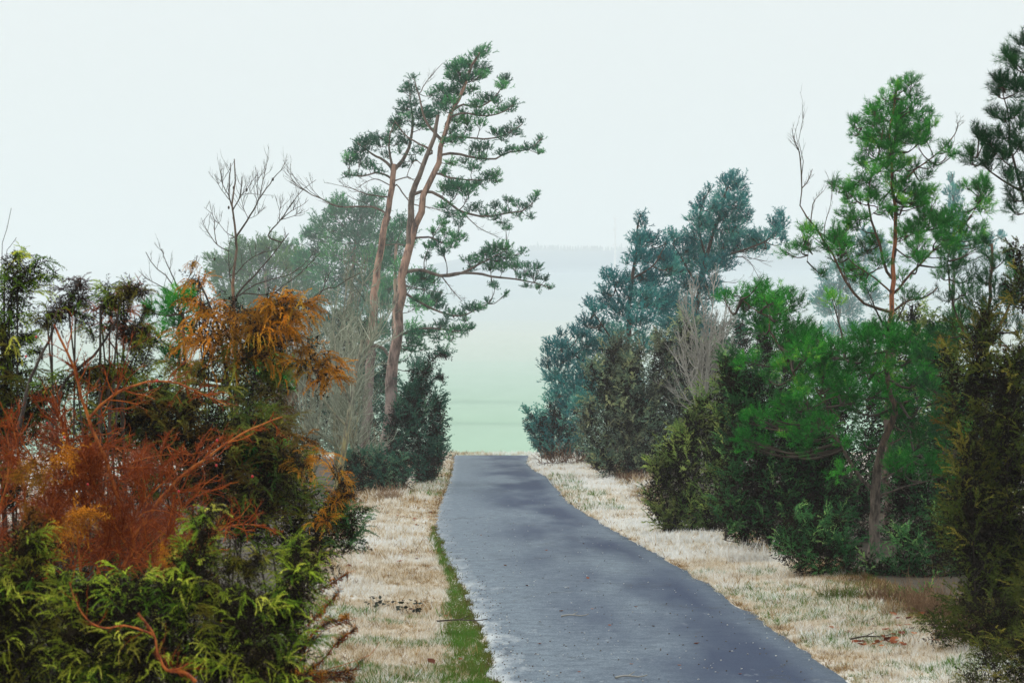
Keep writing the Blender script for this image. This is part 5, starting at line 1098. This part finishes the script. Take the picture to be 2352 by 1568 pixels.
cluster_tree('scots_pine', 'orange stemmed pine rising high above the thicket with an open branching crown', 'pine', 38,
    [(2038, 1222), (2040, 1000), (2046, 800)] + Z7([(960, 1500), (963, 1400), (966, 1300), (980, 1100), (976, 900), (960, 780), (946, 620), (960, 480), (985, 350), (995, 265)]), (9, 2),
    CL(Z7, .52, [(995, 280, 26), (1005, 320, 32), (985, 350, 38), (940, 345, 40), (910, 370, 40), (1020, 370, 36), (1040, 400, 36), (930, 410, 46), (980, 420, 46), (880, 400, 34), (860, 430, 26), (900, 460, 46), (960, 480, 44), (1010, 470, 40), (785, 465, 22), (780, 500, 28), (800, 530, 30), (845, 520, 26), (1170, 440, 20), (1168, 490, 28), (1155, 530, 28), (1110, 480, 26), (1080, 470, 26), (1060, 510, 40), (1000, 540, 48), (940, 550, 48), (890, 560, 42), (1100, 540, 30), (1050, 570, 36), (970, 600, 46), (910, 620, 46), (850, 600, 36), (810, 640, 38), (830, 690, 38), (800, 690, 24), (870, 660, 34), (1040, 640, 36), (1090, 610, 30), (1130, 610, 34), (1060, 690, 36), (940, 680, 40), (920, 730, 46), (970, 720, 40), (870, 760, 42), (830, 820, 46), (800, 800, 26), (690, 800, 24), (690, 840, 28), (680, 890, 22), (720, 860, 28), (760, 870, 38), (780, 900, 30), (740, 930, 26), (860, 880, 36), (910, 860, 30), (1000, 870, 42), (1030, 910, 40), (970, 900, 32), (1070, 870, 38), (1010, 790, 26), (1180, 770, 26), (1130, 860, 22), (720, 1000, 28), (760, 1000, 38), (790, 1030, 30), (740, 1050, 24), (890, 990, 30), (880, 940, 22), (1180, 860, 38), (1200, 900, 38), (1150, 890, 30), (1090, 960, 38), (1120, 990, 28), (1170, 1000, 42), (1220, 1000, 40), (1230, 1050, 44), (1180, 1060, 44), (1130, 1060, 40), (1080, 1090, 48), (1040, 1110, 40),
       (1435, 820, 16), (1432, 860, 22), (1370, 840, 18), (1370, 890, 32), (1400, 910, 34), (1450, 920, 36), (1440, 970, 38), (1400, 960, 34), (1350, 970, 36), (1310, 1000, 40), (1400, 1020, 34), (1440, 1060, 24), (1430, 1120, 30), (1380, 1100, 38), (1330, 1080, 40), (1280, 1100, 42), (1340, 1150, 40), (1390, 1160, 34), (1260, 1170, 44), (1200, 1160, 48), (1130, 1180, 48), (1060, 1180, 46),
       (700, 1110, 40), (660, 1120, 34), (620, 1130, 40), (720, 1160, 46), (660, 1180, 42), (700, 1220, 42), (610, 1180, 30), (460, 1130, 30), (480, 1160, 28), (530, 1050, 26), (520, 1100, 26), (540, 1160, 22), (400, 1195, 26), (440, 1200, 24), (880, 1140, 36), (830, 1180, 40), (860, 1280, 40), (800, 1300, 38), (740, 1290, 40), (1230, 660, 20), (1240, 700, 14)]) + [(2048 + float(a) * (20 + 0.36 * (float(y) - 190)), float(y), float(q)) for a, y, q in zip(*(lambda r: (r.uniform(-1, 1, 44), r.uniform(240, 650, 44), r.uniform(13, 19, 44)))(np.random.default_rng(901)))],
    'pine_bright', 'bark_young', T_PINE_MID, 0.165, 2.2, 230, depth=0.55, flat=0.9, tint=0.42, up=0.8,
    limbs=[(Z7([(940, 1330), (890, 1170), (845, 1010), (828, 880), (850, 780), (880, 690), (900, 600), (915, 480)]), 3.6, 0.8), (Z7([(1000, 1400), (1080, 1300), (1200, 1180), (1290, 1110), (1390, 1010), (1440, 900)]), 3.2, 0.8), (Z7([(935, 1400), (850, 1330), (740, 1255), (700, 1180)]), 2.5, 0.8), (Z7([(985, 900), (1040, 790), (1140, 712), (1235, 640)]), 2.5, 1.4), (Z7([(985, 1130), (1040, 1110), (1150, 1080)]), 1.6, 0.7), (Z7([(965, 960), (900, 960), (840, 1000)]), 1.4, 0.7), (Z7([(950, 620), (900, 560), (850, 520), (790, 520)]), 1.4, 0.6), (Z7([(960, 500), (1060, 560), (1150, 540), (1170, 450)]), 1.4, 0.6), (Z7([(980, 1180), (960, 1280), (965, 1360)]), 3.6, 3.5), (Z7([(870, 950), (780, 930), (700, 850)]), 1.4, 0.6), (Z7([(500, 1060), (505, 1150), (495, 1250)]), 1.4, 0.6)],
    bare=[(Z7([(1230, 642), (1300, 560), (1322, 490)]), 2, .7), (Z7([(1150, 712), (1240, 700), (1300, 590)]), 1.4, .6), (Z7([(810, 1480), (690, 1330), (620, 1180), (520, 1040), (460, 960), (468, 850), (460, 700)]), 4, .8), (Z7([(515, 1030), (530, 930), (585, 865)]), 1.6, .5), (Z7([(468, 850), (500, 810), (525, 745)]), 1.5, .5), (Z7([(1040, 1470), (1150, 1440), (1210, 1390)]), 3, 1.4)])
cluster_tree('scots_pine', 'bushy many limbed pine with a stout grey trunk and one long snaking limb', 'pine', 32,
    ZR([(1140, 1710), (1138, 1560), (1140, 1340), (1160, 1150), (1185, 1010), (1255, 850), (1268, 760), (1225, 640), (1220, 440), (1240, 300)]), (14, 3),
    CL(ZR, .46, [(480, 60, 60), (420, 40, 50), (350, 20, 50), (300, 60, 60), (240, 50, 50), (540, 60, 60), (500, 120, 66), (420, 130, 60), (340, 130, 56), (580, 130, 60), (560, 200, 64), (620, 270, 66), (540, 290, 60), (470, 210, 44), (600, 360, 66), (680, 330, 60), (700, 420, 66), (620, 430, 60), (540, 380, 44), (760, 480, 66), (820, 420, 60), (860, 500, 66), (700, 520, 60), (780, 570, 60), (900, 400, 56), (960, 450, 66), (1020, 380, 66), (980, 320, 56), (1060, 300, 60), (1100, 400, 66), (1160, 320, 66), (1200, 260, 60), (1260, 290, 60), (1300, 360, 60), (1240, 400, 66), (1180, 460, 64), (1330, 440, 60), (1280, 520, 60), (1020, 520, 64), (1100, 560, 66), (940, 560, 60), (1000, 640, 66), (1090, 660, 66), (900, 640, 60), (1180, 600, 60), (1300, 620, 60), (1360, 560, 60), (1420, 640, 60), (1340, 700, 56), (1000, 740, 60), (1080, 770, 60), (920, 740, 50), (860, 720, 44), (640, 620, 56), (700, 660, 56), (620, 720, 56), (660, 800, 60), (720, 880, 60), (640, 900, 50), (700, 960, 56), (690, 1030, 44), (760, 780, 40), (1380, 800, 60), (1460, 720, 60), (1300, 820, 56), (1440, 860, 60), (1360, 940, 60), (1440, 1120, 60), (1340, 1140, 60), (1400, 1180, 50), (1500, 1160, 50), (1280, 1180, 44), (950, 870, 44), (1500, 440, 60), (1450, 340, 56), (1560, 520, 56), (1520, 620, 56), (900, 980, 40), (1300, 980, 46), (1560, 780, 50), (860, 300, 40), (740, 320, 44), (1400, 480, 56), (1480, 540, 56), (660, 560, 50), (560, 480, 46), (1150, 520, 60), (800, 640, 50), (720, 740, 46), (1220, 700, 50)]) + [(float(x), float(y), float(q)) for x, y, q in zip(*(lambda r: (r.uniform(1715, 2240, 46), r.uniform(665, 1090, 46), r.uniform(20, 28, 46)))(np.random.default_rng(900)))],
    'pine_bright', 'bark_front', T_PINE_MID, 0.155, 2.0, 231, depth=0.6, flat=0.85, tint=0.36, up=0.75,
    limbs=[(ZR([(1110, 1290), (1030, 1190), (960, 1080), (860, 930), (740, 780), (660, 640), (600, 500), (540, 400), (490, 330), (465, 250), (466, 170), (440, 60)]), 5.0, 1.4), (ZR([(1180, 1330), (1330, 1275), (1500, 1230), (1610, 1170)]), 2.9, 1.0), (ZR([(1170, 1240), (1310, 1160), (1430, 1090)]), 2.9, 1.0), (ZR([(740, 775), (800, 740), (900, 700), (1000, 690)]), 2.2, 0.7), (ZR([(560, 430), (650, 450), (760, 500)]), 1.7, 0.7), (ZR([(466, 190), (380, 150), (290, 80)]), 1.7, 0.7), (ZR([(1262, 760), (1380, 720), (1500, 640), (1560, 540)]), 2.5, 0.8), (ZR([(960, 1075), (860, 870), (820, 700), (800, 600)]), 2.2, 0.7), (ZR([(1230, 640), (1150, 560), (1040, 520), (950, 460)]), 2.2, 0.7), (ZR([(1240, 870), (1330, 920), (1450, 880)]), 2.2, 0.7)],
    bare=[(ZR([(1150, 1150), (1050, 1250), (970, 1300)]), 1.2, .5), (ZR([(1190, 1020), (1300, 970), (1400, 880), (1500, 820)]), 2, .8), (ZR([(760, 650), (860, 780), (960, 870)]), 2.4, 1), (ZR([(1200, 1240), (1330, 1300), (1380, 1380)]), 1, .4)])
cluster_tree('scots_pine', 'deep green pine with long upright shoots wedged between the bushy pine and the olive juniper', 'pine', 27,
    [(2262, 1335), (2262, 1000), (2268, 800), (2276, 640), (2278, 560)], (9, 3),
    [(2278, 560, 9), (2276, 590, 14), (2275, 620, 18), (2300, 600, 12), (2260, 650, 22), (2290, 650, 24), (2310, 640, 20), (2176, 590, 16), (2180, 630, 20), (2200, 610, 22), (2160, 640, 22), (2220, 640, 24), (2200, 670, 26), (2240, 690, 26), (2280, 690, 28), (2320, 680, 26), (2170, 690, 24), (2210, 720, 28), (2180, 750, 28), (2230, 750, 28), (2270, 740, 28), (2320, 730, 30), (2200, 790, 28), (2160, 770, 24), (2240, 800, 26), (2220, 580, 14), (2340, 640, 24), (2345, 690, 30), (2290, 780, 28), (2150, 820, 26), (2190, 840, 28), (2345, 760, 30), (2335, 600, 18), (2150, 890, 28), (2175, 930, 26), (2160, 1000, 28)],
    'pine_dark', 'bark_front', T_PINE_NEAR, 0.16, 2.8, 232, depth=0.7, flat=0.95, tint=0.6, up=1.1,
    limbs=[([(2266, 850), (2220, 780), (2185, 680), (2176, 600)], 4, 1.5), ([(2268, 800), (2310, 720), (2340, 640)], 4, 1.5)])
cluster_tree('scots_pine', 'dark pine reaching in from the picture border with a low bough pointing at the sky', 'pine', 22,
    [(2440, 1420), (2425, 1000), (2400, 700), (2372, 430), (2360, 250), (2358, 60)], (14, 3),
    CL(Z7, .42, [(1668, 70, 20), (1665, 110, 28), (1640, 150, 18), (1632, 190, 28), (1670, 200, 34), (1560, 255, 14), (1570, 290, 28), (1600, 310, 34), (1650, 270, 36), (1680, 330, 40), (1610, 350, 36), (1560, 330, 18), (1540, 450, 18), (1570, 490, 28), (1600, 470, 22), (1550, 560, 22), (1590, 590, 34), (1640, 560, 36), (1680, 480, 40), (1640, 640, 34), (1690, 640, 40), (1435, 575, 14), (1445, 610, 20), (1480, 620, 26), (1490, 650, 22), (1412, 670, 12), (1425, 700, 20), (1455, 720, 24), (1490, 740, 22), (1530, 660, 22), (1550, 690, 20), (1600, 680, 22), (1590, 830, 28), (1640, 850, 34), (1600, 790, 22), (1650, 900, 34), (1690, 880, 40), (1660, 960, 26), (1690, 740, 36), (1620, 120, 12)]),
    'pine_dark', 'bark_dark', T_PINE_NEAR, 0.155, 2.3, 233, depth=0.5, flat=1.0, tint=0.42, up=0.9,
    limbs=[(Z7([(1760, 900), (1680, 870), (1570, 812), (1480, 745), (1425, 680)]), 4, 1.2), (Z7([(1700, 960), (1640, 760), (1600, 600), (1600, 480), (1560, 300)]), 4, 1.2), (Z7([(1660, 760), (1580, 710), (1530, 660)]), 2.4, 1)])
juniper('juniper', 'huge olive juniper with ochre dead sprays filling the right border', 21,
    [([(2290, 1440), (2275, 1100), (2250, 850), (2268, 712)], 58), ([(2340, 1440), (2340, 1100), (2345, 800)], 66), ([(2230, 1400), (2220, 1150), (2212, 980)], 46), ([(2300, 1200), (2305, 980), (2310, 800)], 56), ([(2390, 1400), (2390, 1000), (2390, 760)], 70), ([(2250, 1300), (2240, 1200), (2225, 1100)], 46), ([(2300, 1440), (2320, 1300), (2330, 1180)], 66), ([(2352, 720), (2346, 620), (2338, 558)], 22), ([(2210, 1280), (2200, 1200), (2195, 1120)], 40)],
    'jun_edge', T_SPRAY_NEAR, 0.17, 1.35, 240, rs=1.35, droop=0.10, tint=0.42, depth=0.9,
    dead=[([(2190, 900), (2186, 850), (2180, 810)], 22), ([(2240, 760), (2262, 740), (2275, 705)], 16), ([(2320, 850), (2340, 810), (2345, 790)], 22), ([(2190, 990), (2200, 940), (2190, 900)], 20), ([(2265, 860), (2280, 840), (2270, 810)], 16), ([(2200, 1200), (2190, 1170), (2170, 1180)], 20)], dead_leaf='jun_moss', dead_label='ochre brown dead sprays')
juniper('juniper', 'low wide dark juniper spreading around the foot of the stout grey trunk', 27.5,
    [([(1835, 1315), (1830, 1240), (1815, 1180)], 40), ([(1880, 1335), (1880, 1260), (1860, 1190)], 52), ([(1940, 1345), (1945, 1290), (1940, 1240)], 54), ([(2000, 1350), (2005, 1310), (2010, 1285)], 44), ([(2070, 1350), (2080, 1290), (2085, 1220)], 54), ([(2130, 1350), (2140, 1280), (2150, 1190)], 60), ([(2190, 1360), (2200, 1280), (2200, 1200)], 56), ([(1815, 1290), (1806, 1250), (1800, 1220)], 22), ([(1900, 1290), (1920, 1230), (1930, 1180)], 30), ([(2040, 1345), (2060, 1320), (2090, 1300)], 46)],
    'jun_dark', T_SPRAY_NEAR, 0.17, 1.4, 241, droop=0.08, tint=0.45, depth=0.7)
juniper('juniper', 'small dark juniper with yellow green tips cut off by the frame corner', 16.2,
    [([(2290, 1590), (2285, 1540), (2268, 1480)], 46), ([(2345, 1600), (2340, 1540), (2330, 1460)], 58), ([(2240, 1592), (2236, 1570), (2225, 1540)], 26), ([(2400, 1600), (2395, 1500), (2390, 1420)], 60)],
    'jun_edge', T_SPRAY_NEAR, 0.13, 1.3, 243, tint=0.5, droop=0.05)
juniper('juniper', 'dark juniper bush sprawling over the verge in the lower right corner', 18.8,
    [([(2240, 1500), (2230, 1440), (2215, 1370)], 50), ([(2300, 1540), (2300, 1460), (2290, 1380)], 66), ([(2350, 1570), (2350, 1480), (2345, 1380)], 66), ([(2170, 1480), (2160, 1450), (2140, 1420)], 26), ([(2310, 1580), (2300, 1550), (2290, 1520)], 40), ([(2370, 1600), (2360, 1560), (2340, 1530)], 50), ([(2390, 1500), (2390, 1420), (2390, 1340)], 60), ([(2345, 1680), (2335, 1600), (2325, 1520)], 50), ([(2390, 1660), (2385, 1580), (2380, 1480)], 60)],
    'jun_edge', T_SPRAY_NEAR, 0.15, 1.35, 242, rs=1.2, droop=0.08, tint=0.36, depth=0.7,
    dead=[([(2290, 1560), (2280, 1540), (2290, 1510)], 26), ([(2200, 1590), (2230, 1560), (2260, 1545)], 24)], dead_leaf='jun_olive', dead_label='lighter green ground shoots')

# ------------------------------------------------------------------ small plants and litter on the verges
def weed(name, label, x, y, w, h, mat, seed, cat='weeds', n=60, group=None, d=None, curl=0.5, rad=0.0022, tint=0.5, kids=2):
    r = np.random.default_rng(seed)
    g0 = G(x, y); d = g0[1]
    root = thing(name, label, cat, (g0[0], d, float(ground_height(g0[0], d))), group)
    W, H = w * px(d), h * px(d)
    st = np.stack([g0[0] + r.uniform(-W, W, n) * 0.8, d + r.uniform(-W, W, n) * 0.8, np.zeros(n)], -1)
    st[:, 2] = ground_height(st[:, 0], st[:, 1]) - 0.01
    g = Geo()
    bushy_twigs(g, st, np.stack([r.normal(0, curl, n), r.normal(0, curl, n), np.ones(n)], -1), H * r.uniform(0.5, 1.2, n), rad * (1 + d / 25), r, 1, kids, 0.6, 0.2, tint=tint, wiggle=0.5)
    g.build('stalks', M[mat], root)
    return root
weed('weed_clump', 'tangle of dry tan stalks at the foot of the huge olive juniper', 2140, 1420, 70, 70, 'twig_brown', 401, n=240, curl=0.8, tint=0.6)
weed('weed_clump', 'dull brown dry stalks in front of the dark corner bush', 2225, 1480, 60, 60, 'twig_brown', 402, n=170, curl=0.9, tint=0.3)
weed('weed_clump', 'tawny dry weeds between the low teal juniper and the straw verge', 895, 1150, 34, 26, 'twig_brown', 403, n=150, tint=0.75)
weed('weed_clump', 'reddish dry weeds growing round the bases of the two tall pine trunks', 868, 1100, 26, 70, 'twig_brown', 404, n=110, tint=0.5)
weed('weed_clump', 'reddish brown dry stems under the big brownish grey juniper', 1450, 1106, 40, 18, 'twig_brown', 405, n=160, tint=0.35)
weed('weed_clump', 'tall pale frosted grass stalks before the blackish green juniper', 1720, 1290, 60, 34, 'grass_dry', 406, n=260, tint=0.85, kids=1)
weed('weed_clump', 'straw yellow tuft beside the small green juniper seedlings', 2045, 1425, 24, 40, 'grass_dry', 407, n=90, tint=0.35, kids=1)
weed('weed_clump', 'fallen dry bramble stems in frosty grass below the low rounded juniper', 770, 1350, 40, 30, 'twig_brown', 408, n=70, curl=1.6, tint=0.3)
weed('weed_clump', 'low shaded bracken coloured weeds along the dark edge below the stout grey trunk', 2060, 1392, 75, 36, 'twig_brown', 412, n=260, curl=0.8, tint=0.25)
weed('weed_clump', 'wispy half green stalks shaded beside the flat moss green seedling', 1930, 1385, 60, 30, 'grass_green', 413, n=220, tint=0.3, kids=1)
juniper('juniper_seedling', 'bright green juniper seedling with upright feathery tips at the grass edge', 24.2,
    [([(2095, 1425), (2090, 1400), (2080, 1362)], 16), ([(2115, 1420), (2125, 1390), (2135, 1345)], 16), ([(2140, 1425), (2150, 1400), (2165, 1380)], 14), ([(2075, 1420), (2068, 1405), (2060, 1390)], 12)], 'pine_bright', T_SPRAY_NEAR, 0.12, 1.5, 410, tint=0.55, droop=0.0)
juniper('juniper_seedling', 'flat moss green seedling cushion at the dark thicket edge', 22.9,
    [([(1945, 1462), (1955, 1455), (1970, 1448)], 14), ([(1925, 1458), (1935, 1450), (1940, 1442)], 12), ([(1960, 1464), (1985, 1458), (2000, 1452)], 10)], 'pine_bright', T_SPRAY_NEAR, 0.09, 2.2, 411, tint=0.8, droop=0.0)
# withered plant with dark leaves on the frosty left verge
M['dark_leaf'] = leaf_mat('dark_leaf', [(0, (0.018, 0.022, 0.018)), (1, (0.05, 0.06, 0.045))], translucent=0.1)
M['leaf_brown'] = leaf_mat('leaf_brown', [(0, (0.10, 0.03, 0.015)), (0.5, (0.26, 0.075, 0.03)), (1, (0.40, 0.17, 0.07))], translucent=0.15)
def leaf_shape():
    s = np.array([0, .2, .45, .7, 1.0]); w = np.array([0, .30, .42, .30, 0]); c = np.array([0, .06, .0, .08, .22])
    l = np.stack([-w, s, c + w * .35], -1); r = np.stack([w, s, c + w * .35], -1); m = np.stack([0 * s, s, c], -1)
    v = np.vstack([l, m, r]); f = []
    for i in range(4):
        f += [(i, 5 + i, 6 + i), (i, 6 + i, 1 + i), (5 + i, 10 + i, 11 + i), (5 + i, 11 + i, 6 + i)]
    return v - [0, .5, 0], np.array(f)
LV, LF = leaf_shape()
r = np.random.default_rng(420)
def rotz(v, a):
    c, s = math.cos(a), math.sin(a)
    return v @ np.array([[c, s, 0], [-s, c, 0], [0, 0, 1]])
for x, y, n, w, lab in ((935, 1410, 26, 30, 'withered plant with blackish leaves lying on the frosty left verge'), (870, 1400, 16, 16, 'small clump of withered dark leaves next to the low rounded juniper')):
    g0 = G(x, y); root = thing('withered_plant', lab, 'plant', (g0[0], g0[1], float(ground_height(g0[0], g0[1]))))
    st, lf = Geo(), Geo()
    W = w * px(g0[1])
    for k in range(n):
        a = g0 + [r.uniform(-W, W), r.uniform(-W, W), 0]; b = a + [r.normal(0, .05), r.normal(0, .05), r.uniform(.04, .15)]
        st.tubes(resample([a - [0, 0, .03], (a + b) / 2 + r.normal(size=3) * .01, b], 4), .003, .0015, 3, .3)
        v = rotz(LV * r.uniform(.035, .07), r.uniform(0, 6.3)); tilt = r.uniform(-.9, .9)
        v = np.stack([v[:, 0], v[:, 1], v[:, 2] + v[:, 1] * tilt], -1)
        lf.add(v + b, LF, r.uniform(0, 1))
    st.build('stems', M['twig_dark'], root); lf.build('leaves', M['dark_leaf'], root)

def litter(name, label, cat, group, spots, size, mat, tilt=0.5):
    for x, y in spots:
        g0 = G(x, y); z = float(ground_height(np.array(g0[0]), np.array(g0[1])))
        d, _ = off_road(g0[0], g0[1])
        z = 0.010 if d < 0 else z + 0.045
        v = rotz(LV * size * r.uniform(.7, 1.4), r.uniform(0, 6.3))
        v = np.stack([v[:, 0], v[:, 1], v[:, 2] + v[:, 1] * r.uniform(-tilt, tilt)], -1)
        v[:, 2] -= v[:, 2].min()
        g = Geo(); g.add(v, LF, r.uniform(0, 1))
        o = g.build(name, M[mat]); o.location = (g0[0], g0[1], z)
        tag(o, label, cat, group)
sp = []
for k in range(26):
    sp.append((r.uniform(905, 1000), r.uniform(1165, 1300)))
sp += [(945, 1405), (1025, 1418), (1058, 1520), (800, 1310), (830, 1300), (990, 1530), (960, 1210), (985, 1190), (995, 1175)]
litter('fallen_leaf', 'curled brown leaf fallen on the straw coloured left verge', 'leaf', 'brown leaves on the left verge', sp, 0.072, 'leaf_brown')
sp = [(2060 + r.normal(0, 60), 1470 + r.normal(0, 22)) for k in range(30)] + [(2020 + r.normal(0, 26), 1490 + r.normal(0, 5)) for k in range(16)] + [(1400 + r.uniform(-60, 300), 1130 + r.uniform(0, 150)) for k in range(22)]
litter('fallen_leaf', 'curled brown leaf fallen on the frosty right verge', 'leaf', 'brown leaves on the right verge', [q for q in sp if off_road(*G(*q)[:2])[0] > 0.15], 0.072, 'leaf_brown')
sp = [(1210, 1347), (1290, 1405), (1360, 1400), (1400, 1438), (1450, 1527), (1330, 1545), (1500, 1440), (1255, 1265), (1210, 1180), (1160, 1300), (1350, 1330), (1460, 1395), (1600, 1480), (1560, 1530), (1105, 1230), (1340, 1250), (1700, 1550), (1240, 1480)]
litter('fallen_leaf', 'leaf lying on the grey asphalt', 'leaf', 'leaves scattered on the road', sp, 0.05, 'leaf_brown', 0.3)
for k, (x, y, a, ln, lab) in enumerate(((1062, 1433, 0.05, 0.55, 'dark stick lying across the grassy left road edge'), (1320, 1418, 0.0, 0.30, 'thin pale stalk lying crosswise on the asphalt'), (1450, 1560, 0.1, 0.28, 'short light twig on the asphalt nearest the camera'), (2000, 1480, 0.5, 0.5, 'forked dark twig on the leaf strewn right verge'))):
    g0 = G(x, y); d, _ = off_road(g0[0], g0[1]); z = 0.02 if d < 0.1 else float(ground_height(g0[0], g0[1])) + 0.06
    g = Geo(); c, s = math.cos(a), math.sin(a)
    p = resample([(-c * ln / 2, -s * ln / 2, .0), (-.05, .02, .012), (c * ln / 4, s * ln / 4, .004), (c * ln / 2, s * ln / 2, .02)], 8)
    g.tubes(p, .010, .005, 5, .3)
    g.tubes(resample([p[3], p[3] + [ln * .2, ln * .16, .03]], 4), .006, .003, 4, .3)
    o = g.build('fallen_twig', M['twig_pale' if k in (1, 2) else 'twig_dark'], smooth=True); o.location = (g0[0], g0[1], z)
    tag(o, lab, 'twig')
# grit on the asphalt: too many to count
gr = Geo(); n = 1100
gy = 1 / r.uniform(1 / 60, 1 / 15.5, n); u = np.where(r.uniform(size=n) < 0.45, np.abs(r.normal(0, .06, n)), r.uniform(0.02, .98, n))
gx = np.interp(gy, YS, EL) * (1 - u) + np.interp(gy, YS, ER) * u
gs = r.uniform(.003, .008, n)
pp = np.stack([np.stack([gx - gs, gy, np.full(n, .010) + .012 * np.sin(u * 3.14)], -1), np.stack([gx + gs, gy, .012 + .012 * np.sin(u * 3.14)], -1)], 1)
gr.tubes(pp, gs * .8, gs * .5, 4, r.uniform(0, 1, n))
M['grit'] = leaf_mat('grit', [(0, (0.09, 0.07, 0.055)), (0.45, (0.16, 0.14, 0.12)), (0.55, (0.5, 0.5, 0.48)), (1, (0.65, 0.65, 0.62))], translucent=0.0)
tag(gr.build('grit', M['grit']), 'pale and dark grit strewn over the asphalt', 'grit', kind='stuff')

# slender pale mast on the hill
mx = P(1413, 600, 2400); base_z = float(hz(np.array([mx[0]]), np.array([2400.0]))[0])
mr = thing('radio_mast', 'very thin pale mast fading into the haze above the blue pines', 'mast', (mx[0], 2400.0, base_z))
M['mast'] = new_mat('mast_paint')[0]; M['mast'].node_tree.nodes['Principled BSDF'].inputs['Base Color'].default_value = (0.75, 0.70, 0.68, 1)
g = Geo(); top = P(1413, 500, 2400)
g.tubes(resample([(mx[0], 2400, base_z - 1), top], 12), 1.3, 0.7, 6, 0.5); g.build('shaft', M['mast'], mr)
g = Geo()
for zf in (0.45, 0.75, 0.97):
    zc = base_z + (top[2] - base_z) * zf
    g.tubes(np.array([[(mx[0], 2400, zc), (mx[0], 2400, zc + 1.6)]]), 2.6, 2.6, 8, 0.5)
g.build('platform', M['mast'], mr)

# ------------------------------------------------------------------ haze
bm_v = np.array([(x, y, z) for x in (-2500.0, 2500.0) for y in (-70.0, 4300.0) for z in (-1.6, 340.0)])
hb = bpy.data.meshes.new('haze')
hb.from_pydata(bm_v.tolist(), [], [(0, 1, 3, 2), (4, 6, 7, 5), (0, 4, 5, 1), (2, 3, 7, 6), (0, 2, 6, 4), (1, 5, 7, 3)])
hm = bpy.data.materials.new('haze'); hm.use_nodes = True
hn = hm.node_tree.nodes; hn.remove(hn['Principled BSDF'])
pv = hn.new('ShaderNodeVolumePrincipled')
pv.inputs['Color'].default_value = (*HAZE_COLOR, 1); pv.inputs['Density'].default_value = HAZE_DENSITY; pv.inputs['Anisotropy'].default_value = 0.0
hm.node_tree.links.new(pv.outputs[0], hn['Material Output'].inputs['Volume'])
hb.materials.append(hm)
ho = bpy.data.objects.new('haze', hb); COL.objects.link(ho)
tag(ho, 'pale blue morning haze lying over the field, the hill and the far trees', 'haze', kind='stuff')
